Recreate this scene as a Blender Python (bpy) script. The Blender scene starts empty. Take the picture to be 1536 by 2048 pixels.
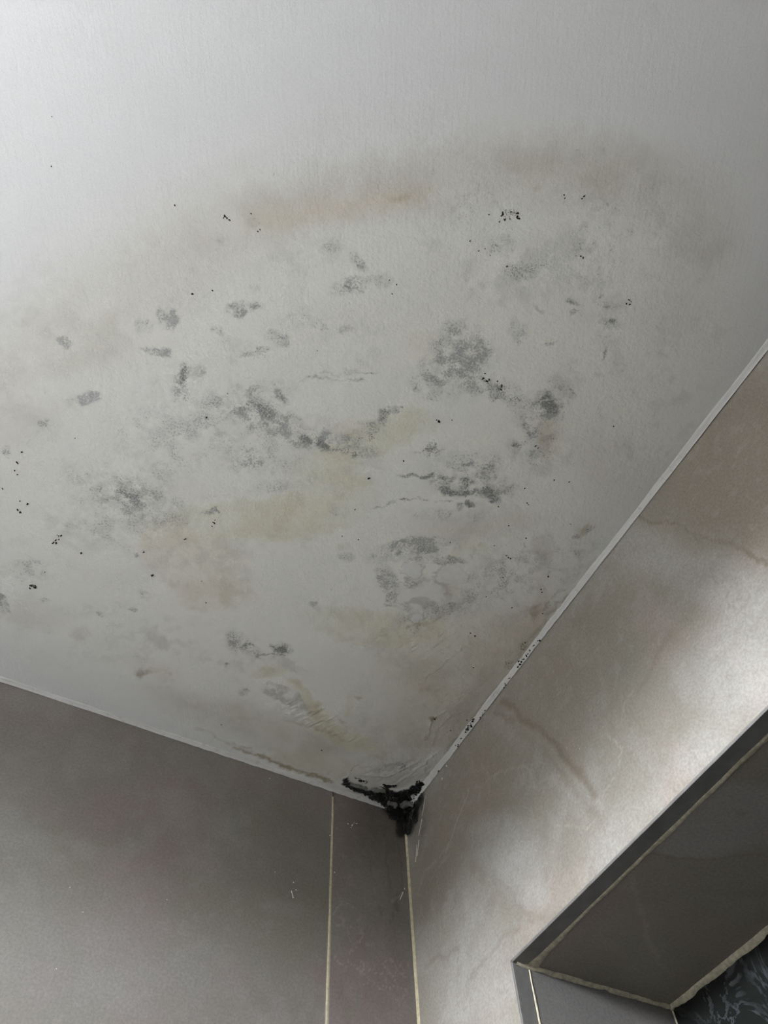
import bpy, math
import numpy as np

C = bpy.context.scene
COL = C.collection
H = 2.4                                   # ceiling height; the room corner in view is at x=0, y=0

# ------------------------------------------------------------------ camera, sky, daylight, exposure
cam = bpy.data.cameras.new('camera')
cam.sensor_fit = 'VERTICAL'
cam.sensor_height = 24.0
cam.lens = 18.15732
cam.clip_start = 0.01
camo = bpy.data.objects.new('camera', cam)
COL.objects.link(camo)
from mathutils import Matrix
camo.matrix_world = Matrix([(0.884213, -0.389951, -0.25711, -0.448133), (-0.465828, -0.776548, -0.424237, -0.739716), (-0.034226, 0.494885, -0.868284, 1.7), (0.0, 0.0, 0.0, 1.0)])
C.camera = camo

C.view_settings.view_transform = 'Standard'
C.view_settings.look = 'None'
C.view_settings.gamma = 1.0
C.view_settings.use_curve_mapping = False
C.view_settings.exposure = EXPOSURE = 0.12

SKY = (0.94, 0.965, 1.0)
GROUND = (0.55, 0.54, 0.52)
SKY_S = 175.0          # overcast sky, cut off below 3 degrees by the buildings opposite
GROUND_S = 4.0
W = bpy.data.worlds.new('overcast_sky')
C.world = W
W.use_nodes = True
nt = W.node_tree
nt.nodes.clear()
wo = nt.nodes.new('ShaderNodeOutputWorld')
bg = nt.nodes.new('ShaderNodeBackground')
tc = nt.nodes.new('ShaderNodeTexCoord')
sp = nt.nodes.new('ShaderNodeSeparateXYZ')
rp = nt.nodes.new('ShaderNodeValToRGB')
mr = nt.nodes.new('ShaderNodeMapRange')
mr.inputs['From Min'].default_value = -1.0
mr.inputs['From Max'].default_value = 1.0
nt.links.new(tc.outputs['Generated'], sp.inputs[0])
nt.links.new(sp.outputs['Z'], mr.inputs['Value'])
nt.links.new(mr.outputs['Result'], rp.inputs['Fac'])
e = rp.color_ramp.elements
e[0].position = 0.518
e[0].color = tuple(c * GROUND_S / SKY_S for c in GROUND) + (1,)
e[1].position = 0.532
e[1].color = SKY + (1,)
nt.links.new(rp.outputs['Color'], bg.inputs['Color'])
bg.inputs['Strength'].default_value = SKY_S
nt.links.new(bg.outputs[0], wo.inputs[0])

WIN_Y0, WIN_Y1, WIN_Z0, WIN_Z1 = -1.04, -0.48, 1.80, 2.36
ROOM_X, ROOM_Y = -1.25, -2.0
pl = bpy.data.lights.new('window_portal', 'AREA')
pl.shape = 'RECTANGLE'
pl.size = WIN_Z1 - WIN_Z0
pl.size_y = WIN_Y1 - WIN_Y0
pl.cycles.is_portal = True
plo = bpy.data.objects.new('window_portal', pl)
plo.location = (ROOM_X - 0.10, (WIN_Y0 + WIN_Y1) / 2, (WIN_Z0 + WIN_Z1) / 2)
plo.rotation_euler = (0, -math.pi / 2, 0)
COL.objects.link(plo)

# ------------------------------------------------------------------ helpers
def hash2(ix, iy, seed):
    h = (ix.astype(np.int64) * 374761393 + iy.astype(np.int64) * 668265263 + seed * 974634777) & 0xFFFFFFFF
    h = ((h ^ (h >> 13)) * 1274126177) & 0xFFFFFFFF
    return ((h ^ (h >> 16)) & 0xFFFF) / 65535.0

def vnoise(x, y, scale, seed):
    x = x / scale + 1000.5; y = y / scale + 1000.5
    ix = np.floor(x); iy = np.floor(y)
    fx = x - ix; fy = y - iy
    fx = fx * fx * (3 - 2 * fx); fy = fy * fy * (3 - 2 * fy)
    a = hash2(ix, iy, seed); b = hash2(ix + 1, iy, seed)
    c = hash2(ix, iy + 1, seed); d = hash2(ix + 1, iy + 1, seed)
    return (a * (1 - fx) + b * fx) * (1 - fy) + (c * (1 - fx) + d * fx) * fy

def fbm(x, y, scale, seed, octs=4, gain=0.55):
    s = 0; a = 1; t = 0
    for k in range(octs):
        s = s + a * vnoise(x + 0.37 * k, y - 0.21 * k, scale, seed + 17 * k); t += a
        a *= gain; scale *= 0.5
    return s / t

def sstep(a, b, v):
    t = np.clip((v - a) / (b - a), 0, 1)
    return t * t * (3 - 2 * t)

class Sheet:
    """a grid of points on a plane (u, v) on which stains, wear and relief are laid"""
    def __init__(self, us, vs, warp=(0.006, 0.03, 0.0016, 0.005), seed=1):
        self.us, self.vs = us, vs
        self.U, self.V = np.meshgrid(us, vs)
        a1, s1, a2, s2 = warp
        U, V = self.U, self.V
        self.WU = U + a1 * 2 * (fbm(U, V, s1, seed, 3) - .5) + a2 * 2 * (fbm(U, V, s2, seed + 5, 3) - .5) * 1.6
        self.WV = V + a1 * 2 * (fbm(U, V, s1, seed + 9, 3) - .5) + a2 * 2 * (fbm(U, V, s2, seed + 7, 3) - .5) * 1.6
        self.pad = a1 + a2 * 1.6
    def zero(self):
        return np.zeros_like(self.U)
    def win(self, cu, cv, ext):
        i0, i1 = np.searchsorted(self.us, [cu - ext, cu + ext])
        j0, j1 = np.searchsorted(self.vs, [cv - ext, cv + ext])
        return slice(j0, j1), slice(i0, i1)
    def blobs(self, rows, crisp=False):
        m = self.zero()
        for cu, cv, a, b, c, d, st, so in rows:
            det = abs(a * d - b * c)
            ext = (math.sqrt(a * a + b * b + c * c + d * d) / det) * (1 + so) + self.pad
            w = self.win(cu, cv, ext)
            du = (self.U if crisp else self.WU)[w] - cu; dv = (self.V if crisp else self.WV)[w] - cv
            if du.size == 0: continue
            r = np.sqrt((a * du + b * dv) ** 2 + (c * du + d * dv) ** 2)
            k = st * (1 - sstep(max(0, 1 - so), 1 + so, r))
            m[w] = 1 - (1 - m[w]) * (1 - k)
        return m
    def strokes(self, rows, crisp=False):
        m = self.zero()
        for pts, wd, st, so in rows:
            for (p, q) in zip(pts[:-1], pts[1:]):
                cu, cv = (p[0] + q[0]) / 2, (p[1] + q[1]) / 2
                ln = math.hypot(q[0] - p[0], q[1] - p[1])
                w = self.win(cu, cv, ln / 2 + wd * (1 + so) + self.pad)
                X = (self.U if crisp else self.WU)[w]; Y = (self.V if crisp else self.WV)[w]
                if X.size == 0: continue
                t = np.clip(((X - p[0]) * (q[0] - p[0]) + (Y - p[1]) * (q[1] - p[1])) / (ln * ln + 1e-12), 0, 1)
                r = np.hypot(X - p[0] - t * (q[0] - p[0]), Y - p[1] - t * (q[1] - p[1])) / wd
                m[w] = np.maximum(m[w], st * (1 - sstep(max(0, 1 - so), 1 + so, r)))
        return m

def mix(col, rgb, m):
    for k in range(3):
        col[k] = col[k] * (1 - m) + rgb[k] * m
    return col

def link_mesh(name, verts, faces, mat, parent=None, smooth=False, attrs=None):
    me = bpy.data.meshes.new(name)
    if isinstance(faces, np.ndarray):
        n = len(faces)
        me.vertices.add(len(verts)); me.vertices.foreach_set('co', np.asarray(verts, np.float32).ravel())
        me.loops.add(n * 4); me.loops.foreach_set('vertex_index', faces.astype(np.int32).ravel())
        me.polygons.add(n); me.polygons.foreach_set('loop_start', np.arange(0, n * 4, 4, dtype=np.int32))
        me.update(calc_edges=True)
    else:
        me.from_pydata([tuple(map(float, v)) for v in verts], [], faces)
    if smooth:
        me.polygons.foreach_set('use_smooth', np.ones(len(me.polygons), bool))
    for an, arr in (attrs or {}).items():
        at = me.attributes.new(an, 'FLOAT_COLOR', 'POINT')
        at.data.foreach_set('color', np.asarray(arr, np.float32).ravel())
    me.materials.append(mat)
    me.validate()
    o = bpy.data.objects.new(name, me)
    COL.objects.link(o)
    if parent: o.parent = parent
    return o

def grid_faces(nv, nu, keep=None, flip=False):
    j, i = np.meshgrid(np.arange(nv - 1), np.arange(nu - 1), indexing='ij')
    a = j * nu + i
    f = np.stack([a, a + 1, a + nu + 1, a + nu], -1)
    if flip: f = f[..., ::-1]
    return f[keep] if keep is not None else f.reshape(-1, 4)

def rgba(col):
    return np.stack([np.clip(c, 0, 1).ravel() for c in col] + [np.ones(col[0].size)], -1)

BOXF = [(0, 3, 2, 1), (4, 5, 6, 7), (0, 1, 5, 4), (1, 2, 6, 5), (2, 3, 7, 6), (3, 0, 4, 7)]
def boxes(bs):
    V = []; F = []
    for (x0, x1, y0, y1, z0, z1) in bs:
        n = len(V)
        V += [(x0, y0, z0), (x1, y0, z0), (x1, y1, z0), (x0, y1, z0), (x0, y0, z1), (x1, y0, z1), (x1, y1, z1), (x0, y1, z1)]
        F += [tuple(i + n for i in f) for f in BOXF]
    return V, F
def box_obj(name, bs, mat, parent=None, bevel=0):
    V, F = boxes(bs)
    o = link_mesh(name, V, F, mat, parent)
    if bevel:
        b = o.modifiers.new('bevel', 'BEVEL'); b.width = bevel; b.segments = 2
    return o
def struct(o, label=None):
    o['kind'] = 'structure'
    if label: o['label'] = label
    return o
def empty(name, loc=(0, 0, 0)):
    o = bpy.data.objects.new(name, None); o.empty_display_size = 0.05
    o.location = loc; COL.objects.link(o)
    return o

# node material: base colour from a 'albedo' point attribute or a constant, plus grain
class Mat:
    def __init__(self, name, rough=0.6, spec=0.3, metal=0.0, color=(.8, .8, .8)):
        self.m = bpy.data.materials.new(name); self.m.use_nodes = True
        self.t = self.m.node_tree; self.n = self.t.nodes
        self.b = self.n['Principled BSDF']
        self.b.inputs['Roughness'].default_value = rough
        self.b.inputs['Metallic'].default_value = metal
        self.b.inputs['Specular IOR Level'].default_value = spec
        self.b.inputs['Base Color'].default_value = tuple(color) + (1,)
        self.co = self.n.new('ShaderNodeTexCoord').outputs['Object']
    def lk(self, a, b): self.t.links.new(a, b)
    def attr(self, name):
        a = self.n.new('ShaderNodeAttribute'); a.attribute_name = name; return a
    def noise(self, scale, detail=3, rough=0.55, stretch=None, dist=0, rot=None):
        x = self.n.new('ShaderNodeTexNoise'); x.inputs['Scale'].default_value = scale
        x.inputs['Detail'].default_value = detail; x.inputs['Roughness'].default_value = rough
        x.inputs['Distortion'].default_value = dist
        v = self.co
        if stretch:
            mp = self.n.new('ShaderNodeMapping'); mp.inputs['Scale'].default_value = stretch
            if rot: mp.vector_type = 'TEXTURE'; mp.inputs['Rotation'].default_value = rot
            self.lk(v, mp.inputs[0]); v = mp.outputs[0]
        self.lk(v, x.inputs['Vector'])
        return x.outputs['Fac']
    def math(self, op, a, b=None, clamp=False):
        x = self.n.new('ShaderNodeMath'); x.operation = op; x.use_clamp = clamp
        for k, v in enumerate((a, b)):
            if v is None: continue
            if isinstance(v, (int, float)): x.inputs[k].default_value = v
            else: self.lk(v, x.inputs[k])
        return x.outputs[0]
    def mapr(self, v, a, b, c=0., d=1.):
        x = self.n.new('ShaderNodeMapRange'); x.interpolation_type = 'SMOOTHSTEP'
        self.lk(v, x.inputs['Value'])
        for k, q in (('From Min', a), ('From Max', b), ('To Min', c), ('To Max', d)):
            if isinstance(q, (int, float)): x.inputs[k].default_value = q
            else: self.lk(q, x.inputs[k])
        return x.outputs['Result']
    def mixc(self, fac, a, b, mode='MIX'):
        x = self.n.new('ShaderNodeMix'); x.data_type = 'RGBA'; x.blend_type = mode
        for k, v in ((0, fac), (6, a), (7, b)):
            if isinstance(v, (int, float)): x.inputs[k].default_value = v
            elif isinstance(v, tuple): x.inputs[k].default_value = v + (1,)
            else: self.lk(v, x.inputs[k])
        return x.outputs[2]
    def base(self, c): self.lk(c, self.b.inputs['Base Color'])
    def bump(self, h, dist, strength=1.0):
        x = self.n.new('ShaderNodeBump'); x.inputs['Distance'].default_value = dist
        x.inputs['Strength'].default_value = strength
        self.lk(h, x.inputs['Height'])
        self.lk(x.outputs[0], self.b.inputs['Normal'])

# ------------------------------------------------------------------ tables: where stains, veins, specks and some painted shade sit (metres)
C_REGION = [
    (-0.3253, -0.397, 2.272, -1.639, 2.44, 2.891, 1.0, 0.35),
    (-0.1832, -0.6221, 5.364, -3.601, 2.87, 5.597, 0.9, 0.35),
    (-0.1204, -0.2098, 3.536, -1.91, 2.183, 4.467, 0.9, 0.4),
]
C_TAN_S = [
    ([(-0.6502, -0.3449), (-0.5873, -0.4201), (-0.5483, -0.4863)], 0.0367, 0.6, 0.9),
    ([(-0.5483, -0.4863), (-0.5103, -0.5591), (-0.4742, -0.6054)], 0.0316, 0.65, 0.9),
    ([(-0.478, -0.6035), (-0.4305, -0.6416), (-0.3761, -0.6832), (-0.3288, -0.7189)], 0.0223, 0.75, 0.9),
    ([(-0.3325, -0.7169), (-0.2712, -0.7532), (-0.2116, -0.7779)], 0.0241, 0.75, 0.9),
    ([(-0.2116, -0.7779), (-0.1536, -0.7859), (-0.1128, -0.77)], 0.025, 0.6, 0.95),
    ([(-0.1156, -0.7733), (-0.1146, -0.7302), (-0.1097, -0.7022)], 0.027, 0.3, 0.95),
]
C_TAN = [
    (-0.0346, -0.1802, 2.942, -7.973, 10.87, 0.5407, 0.85, 0.9),
    (-0.1184, -0.07337, 8.858, -1.862, -0.447, 24.15, 0.5, 0.9),
    (-0.02454, -0.3237, 3.931, -12.87, 30.09, 1.456, 0.4, 0.9),
    (-0.5888, -0.3249, 10.5, -10.3, 14.89, 9.938, 0.45, 0.8),
    (-0.3502, -0.7141, 27.0, -21.62, 67.87, 97.1, 0.4, 0.8),
    (-0.3095, -0.7354, 50.77, -31.78, 60.64, 116.0, 0.35, 0.8),
    (-0.2402, -0.7673, 34.06, -19.58, 51.34, 120.5, 0.3, 0.8),
    (-0.4253, -0.6308, 13.45, -7.999, 53.12, 84.35, 0.3, 0.9),
    (-0.1476, -0.4269, 12.02, -8.279, 32.37, 53.31, 0.5, 0.6),
    (-0.06436, -0.4335, 69.98, -46.6, 23.3, 46.67, 0.55, 0.4),
    (-0.03418, -0.4768, 10.8, -45.0, 54.53, 3.1, 0.3, 0.8),
    (-0.2079, -0.059, 8.256, -1.81, 2.72, 39.98, 0.5, 0.7),
    (-0.5304, -0.1096, 23.34, -4.719, 17.36, 48.11, 0.35, 0.6),
    (-0.4725, -0.1032, 87.56, -26.61, 34.48, 70.04, 0.4, 0.4),
    (-0.2896, -0.06563, 12.62, -2.592, 5.183, 43.77, 0.35, 0.8),
    (-0.3897, -0.1343, 80.36, 4.465, -22.48, 98.5, 0.45, 0.4),
    (-0.0655, -0.5473, 11.82, -31.64, 13.63, 3.89, 0.25, 0.9),
    (0.00526, -0.2884, 3.926, -12.4, 29.08, 0.9916, 0.4, 0.8),
    (0.04864, -0.5593, 21.87, -63.14, 25.53, 6.018, 0.15, 0.9),
    (-0.02481, -0.1757, 5.536, -14.98, 23.38, 1.062, 0.35, 0.8),
    (-0.4997, -0.5785, 27.98, -26.07, 90.68, 87.31, 0.3, 0.9),
    (-0.5623, -0.4589, 11.49, -13.13, 48.98, 33.78, 0.35, 0.9),
    (-0.1417, -0.1994, 7.155, -2.593, 5.988, 25.63, 0.2, 0.8),
    (-0.4027, -0.541, 20.08, -9.243, 33.29, 64.7, 0.15, 0.9),
]
C_YEL = [
    (-0.4589, -0.602, 12.03, -8.162, 33.06, 44.01, 0.25, 0.9),
    (-0.3921, -0.3077, 9.928, -5.397, 23.52, 32.58, 0.5, 0.4),
    (-0.3092, -0.3627, 9.563, -8.284, 22.84, 21.28, 0.6, 0.3),
    (-0.3199, -0.4093, 18.86, -17.93, 27.32, 23.92, 0.5, 0.35),
    (-0.2873, -0.4001, 29.21, -14.47, 19.36, 38.44, 0.4, 0.5),
    (-0.2851, -0.4731, 12.74, -13.22, 33.53, 29.54, 0.55, 0.4),
    (-0.2507, -0.5026, 26.69, -21.22, 38.34, 49.45, 0.4, 0.7),
    (-0.2873, -0.5188, 45.83, -24.75, 44.72, 87.67, 0.3, 0.8),
    (-0.1898, -0.2544, 10.92, -4.128, 9.4, 32.26, 0.55, 0.3),
    (-0.3332, -0.2186, 30.09, -3.396, 1.089, 48.93, 0.3, 0.6),
    (-0.297, -0.2592, 27.9, -12.41, 22.11, 44.56, 0.15, 0.7),
    (-0.1262, -0.08894, 16.82, -2.313, -7.503, 62.48, 0.75, 0.6),
    (-0.1975, -0.1239, 25.18, 7.29, -62.07, 96.77, 0.75, 0.5),
    (-0.1505, -0.1377, 173.9, -47.39, 4.519, 41.9, 0.5, 0.6),
    (-0.1294, -0.03848, 11.37, -3.849, 9.461, 46.04, 0.6, 0.6),
    (-0.2567, -0.1685, 79.14, -35.22, 41.94, 85.59, 0.4, 0.5),
    (-0.2594, -0.1461, 36.24, -22.05, 59.92, 74.11, 0.5, 0.4),
    (-0.3602, -0.1821, 28.16, -10.87, 31.64, 64.11, 0.3, 0.6),
    (-0.08193, -0.3507, 25.29, -15.6, 10.74, 21.69, 0.2, 0.9),
    (-0.1943, -0.6218, 29.73, -19.69, 31.81, 62.0, 0.15, 0.9),
    (-0.3174, -0.5745, 31.9, -17.23, 24.52, 47.7, 0.25, 0.9),
    (-0.1794, -0.6816, 36.04, -25.56, 34.01, 65.92, 0.25, 0.9),
    (-0.396, -0.06656, 19.18, -3.903, 6.887, 31.24, 0.2, 0.8),
    (-0.09068, -0.2414, 13.21, -13.24, 34.88, 27.33, 0.3, 0.8),
    (-0.1401, -0.3668, 77.33, -24.45, 4.128, 25.96, 0.4, 0.4),
    (-0.1347, -0.4055, 53.13, -32.08, 47.16, 94.37, 0.4, 0.5),
    (-0.1199, -0.2928, 38.1, -21.69, 34.41, 69.77, 0.3, 0.6),
]
C_ORG = [
    (-0.3916, -0.2488, 15.09, -2.336, 3.289, 23.41, 0.5, 0.3),
    (-0.3579, -0.2215, 19.03, -7.553, 18.86, 38.04, 0.5, 0.3),
    (-0.4329, -0.2702, 24.47, -18.67, 37.48, 32.73, 0.3, 0.5),
    (-0.4224, -0.6346, 10.73, -6.163, 40.5, 66.72, 0.5, 0.9),
    (-0.3696, -0.68, 23.06, -18.83, 75.98, 101.3, 0.45, 0.7),
    (-0.2745, -0.7354, 56.44, -37.11, 98.3, 188.5, 0.35, 0.7),
    (-0.2888, -0.5706, 52.49, 0.5619, -2.164, 42.78, 0.45, 0.7),
    (-0.1314, -0.545, 49.83, -46.17, 22.14, 28.38, 0.5, 0.6),
    (-0.1501, -0.5596, 42.34, -28.14, 42.82, 84.2, 0.2, 0.7),
    (-0.3193, -0.4647, 35.8, -35.74, 71.54, 63.52, 0.45, 0.5),
    (-0.1003, -0.2701, 7.284, -7.012, 17.18, 14.86, 0.4, 0.8),
    (-0.02023, -0.2844, 5.502, -13.42, 28.5, 3.931, 0.45, 0.8),
    (-0.2272, -0.1386, 68.31, -11.07, -0.06684, 82.38, 0.5, 0.3),
    (-0.07484, -0.2014, 26.26, -14.84, 19.59, 40.23, 0.45, 0.7),
    (-0.01603, -0.1421, 29.16, -5.681, -1.592, 15.98, 0.4, 0.8),
    (-0.2927, -0.07315, 14.98, -3.066, 4.947, 41.18, 0.3, 0.8),
    (-0.1785, -0.0541, 14.03, -2.892, 0.8255, 39.85, 0.3, 0.7),
    (-0.3932, -0.0933, 34.85, -7.247, 11.09, 49.24, 0.4, 0.6),
    (-0.04207, -0.397, 85.29, -75.92, 18.26, 22.79, 0.4, 0.7),
    (-0.02085, -0.3496, 98.62, -12.76, -6.455, 52.37, 0.5, 0.6),
    (-0.3636, -0.09517, 54.64, -19.94, 28.89, 59.08, 0.35, 0.6),
]
C_BRN = [
    (-0.3724, -0.6764, 77.6, -75.83, 238.8, 269.0, 0.3, 0.7),
    (-0.2731, -0.7348, 164.4, -108.3, 294.3, 564.4, 0.35, 0.6),
    (-0.3071, -0.4644, 72.0, -101.8, 205.5, 123.4, 0.4, 0.5),
    (-0.0396, -0.4706, 204.5, 12.14, -21.78, 89.51, 0.45, 0.6),
    (-0.1354, -0.5491, 132.6, -34.91, 9.776, 87.87, 0.35, 0.7),
    (-0.393, -0.08077, 184.2, -63.6, 64.3, 131.5, 0.35, 0.6),
    (-0.3824, -0.08848, 53.2, -22.81, 180.4, 282.6, 0.3, 0.7),
    (-0.3623, -0.09496, 243.8, 10.24, -79.76, 330.5, 0.35, 0.6),
    (-0.04753, -0.1656, 201.2, -114.5, 104.3, 215.3, 0.9, 0.4),
    (-0.149, -0.1128, 366.0, -180.4, 104.4, 215.7, 0.6, 0.5),
    (-0.1458, -0.1553, 197.2, -40.42, 1.645, 436.2, 0.5, 0.5),
    (-0.1608, -0.08928, 38.74, -7.394, -4.441, 309.6, 0.4, 0.7),
    (-0.1928, -0.08507, 52.32, -12.75, 39.27, 405.1, 0.3, 0.7),
    (-0.07758, -0.2062, 51.18, -38.57, 88.37, 108.2, 0.2, 0.8),
    (-0.02674, -0.3586, 199.8, -59.28, 6.28, 109.1, 0.45, 0.6),
    (-0.01247, -0.305, 7.008, -25.27, 374.0, 2.485, 0.3, 0.8),
    (-0.2591, -0.3433, 120.4, -59.66, 118.7, 237.5, 0.2, 0.6),
    (-0.1214, -0.3349, 75.59, -5.794, -10.55, 79.28, 0.25, 0.4),
    (-0.2736, -0.1046, 107.7, -113.6, 157.7, 82.35, 0.3, 0.5),
    (-0.2673, -0.1422, 52.91, -37.02, 96.35, 95.9, 0.25, 0.4),
    (-0.06443, -0.4277, 85.39, -56.63, 115.8, 232.0, 0.25, 0.6),
    (-0.1869, -0.1155, 122.3, -104.0, 56.32, 44.1, 0.25, 0.6),
    (-0.07817, -0.07799, 49.23, -11.34, -3.413, 200.0, 0.3, 0.7),
]
C_BRN_S = [
    ([(-0.2495, -0.0151), (-0.2146, -0.0124), (-0.1657, -0.0111), (-0.1163, -0.0113)], 0.00304, 0.75, 0.9),
    ([(-0.3019, -0.023), (-0.2505, -0.0175)], 0.00219, 0.3, 0.9),
    ([(0.0222, -0.4402), (-0.0017, -0.4118), (-0.0168, -0.3944), (-0.019, -0.3624)], 0.00124, 0.4, 0.9),
    ([(-0.0056, -0.4076), (-0.0103, -0.3388), (-0.0054, -0.2831), (-0.0028, -0.2454)], 0.00203, 0.4, 0.9),
    ([(-0.0028, -0.2454), (-0.005, -0.1665), (-0.0079, -0.1216)], 0.00219, 0.4, 0.9),
    ([(-0.0709, -0.0913), (-0.0589, -0.0823)], 0.00151, 0.2, 0.9),
    ([(-0.2555, -0.0218), (-0.2444, -0.0157), (-0.231, -0.0192)], 0.0022, 0.5, 0.9),
    ([(-0.1523, -0.3043), (-0.174, -0.3089), (-0.1943, -0.3177), (-0.2085, -0.3328)], 0.00182, 0.2, 0.8),
    ([(-0.1197, -0.332), (-0.1199, -0.2928), (-0.1387, -0.2796)], 0.00192, 0.3, 0.8),
]
C_WHT = [
    (-0.508, -0.3659, 7.438, -4.715, 17.99, 19.52, 0.6, 0.5),
    (-0.5434, -0.3994, 16.63, -6.794, 36.6, 57.9, 0.55, 0.5),
    (-0.548, -0.2847, 8.366, -12.18, 31.46, 14.09, 0.5, 0.6),
    (-0.5141, -0.2228, 10.48, -3.152, 12.13, 24.26, 0.5, 0.7),
    (-0.4735, -0.179, 9.034, -2.865, 13.51, 27.2, 0.4, 0.7),
    (-0.3385, -0.4927, 13.81, -8.259, 29.37, 46.42, 0.75, 0.4),
    (-0.3859, -0.5047, 10.61, -6.742, 46.31, 65.2, 0.4, 0.6),
    (-0.2794, -0.5342, 36.68, -20.26, 45.34, 88.77, 0.3, 0.8),
    (-0.3691, -0.3717, 10.15, -2.797, 20.59, 69.58, 0.5, 0.6),
    (-0.401, -0.3962, 16.68, -4.053, 24.53, 87.56, 0.2, 0.8),
    (-0.2507, -0.4185, 9.655, -12.69, 46.6, 29.01, 0.65, 0.4),
    (-0.1945, -0.4237, 15.14, -8.617, 31.25, 62.2, 0.5, 0.6),
    (-0.2621, -0.2877, 9.932, -4.212, 10.59, 25.25, 0.6, 0.45),
    (-0.2073, -0.3479, 27.25, -14.49, 11.55, 23.18, 0.3, 0.8),
    (-0.2882, -0.1979, 13.24, -3.312, 4.416, 22.87, 0.6, 0.45),
    (-0.2215, -0.2024, 16.79, -2.86, 0.3961, 23.28, 0.5, 0.6),
    (-0.4261, -0.5493, 7.877, -7.695, 30.3, 28.36, 0.35, 0.8),
    (-0.4913, -0.4316, 25.48, -9.21, 23.1, 45.2, 0.35, 0.8),
    (-0.2332, -0.5407, 48.7, 6.01, -3.321, 16.8, 0.5, 0.6),
    (-0.2902, -0.6965, 37.29, -6.761, 12.99, 82.12, 0.35, 0.9),
    (-0.00956, -0.08587, 10.33, -20.61, 49.54, 6.091, 0.5, 0.5),
    (-0.09126, -0.06178, 19.97, -10.21, 18.52, 38.6, 0.6, 0.5),
    (-0.05611, -0.06357, 27.46, -14.6, 23.68, 49.44, 0.4, 0.6),
    (-0.4268, -0.5286, 33.88, -14.82, 33.34, 64.79, 0.3, 0.8),
    (-0.4442, -0.5119, 56.48, -3.627, 9.293, 84.16, 0.35, 0.6),
    (-0.09622, -0.3739, 14.31, -21.35, 33.71, 17.17, 0.35, 0.8),
    (-0.2347, -0.1191, 30.64, 4.067, -18.87, 43.56, 0.4, 0.5),
    (-0.4268, -0.157, 10.42, -3.086, 27.43, 66.3, 0.35, 0.6),
    (-0.3178, -0.1047, 14.13, -2.563, 5.377, 51.53, 0.3, 0.7),
    (-0.01938, -0.1033, 160.6, -42.18, -2.037, 201.4, 1.0, 0.3),
    (-0.3388, -0.6142, 24.7, -13.34, 17.5, 33.86, 0.25, 0.9),
]
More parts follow.
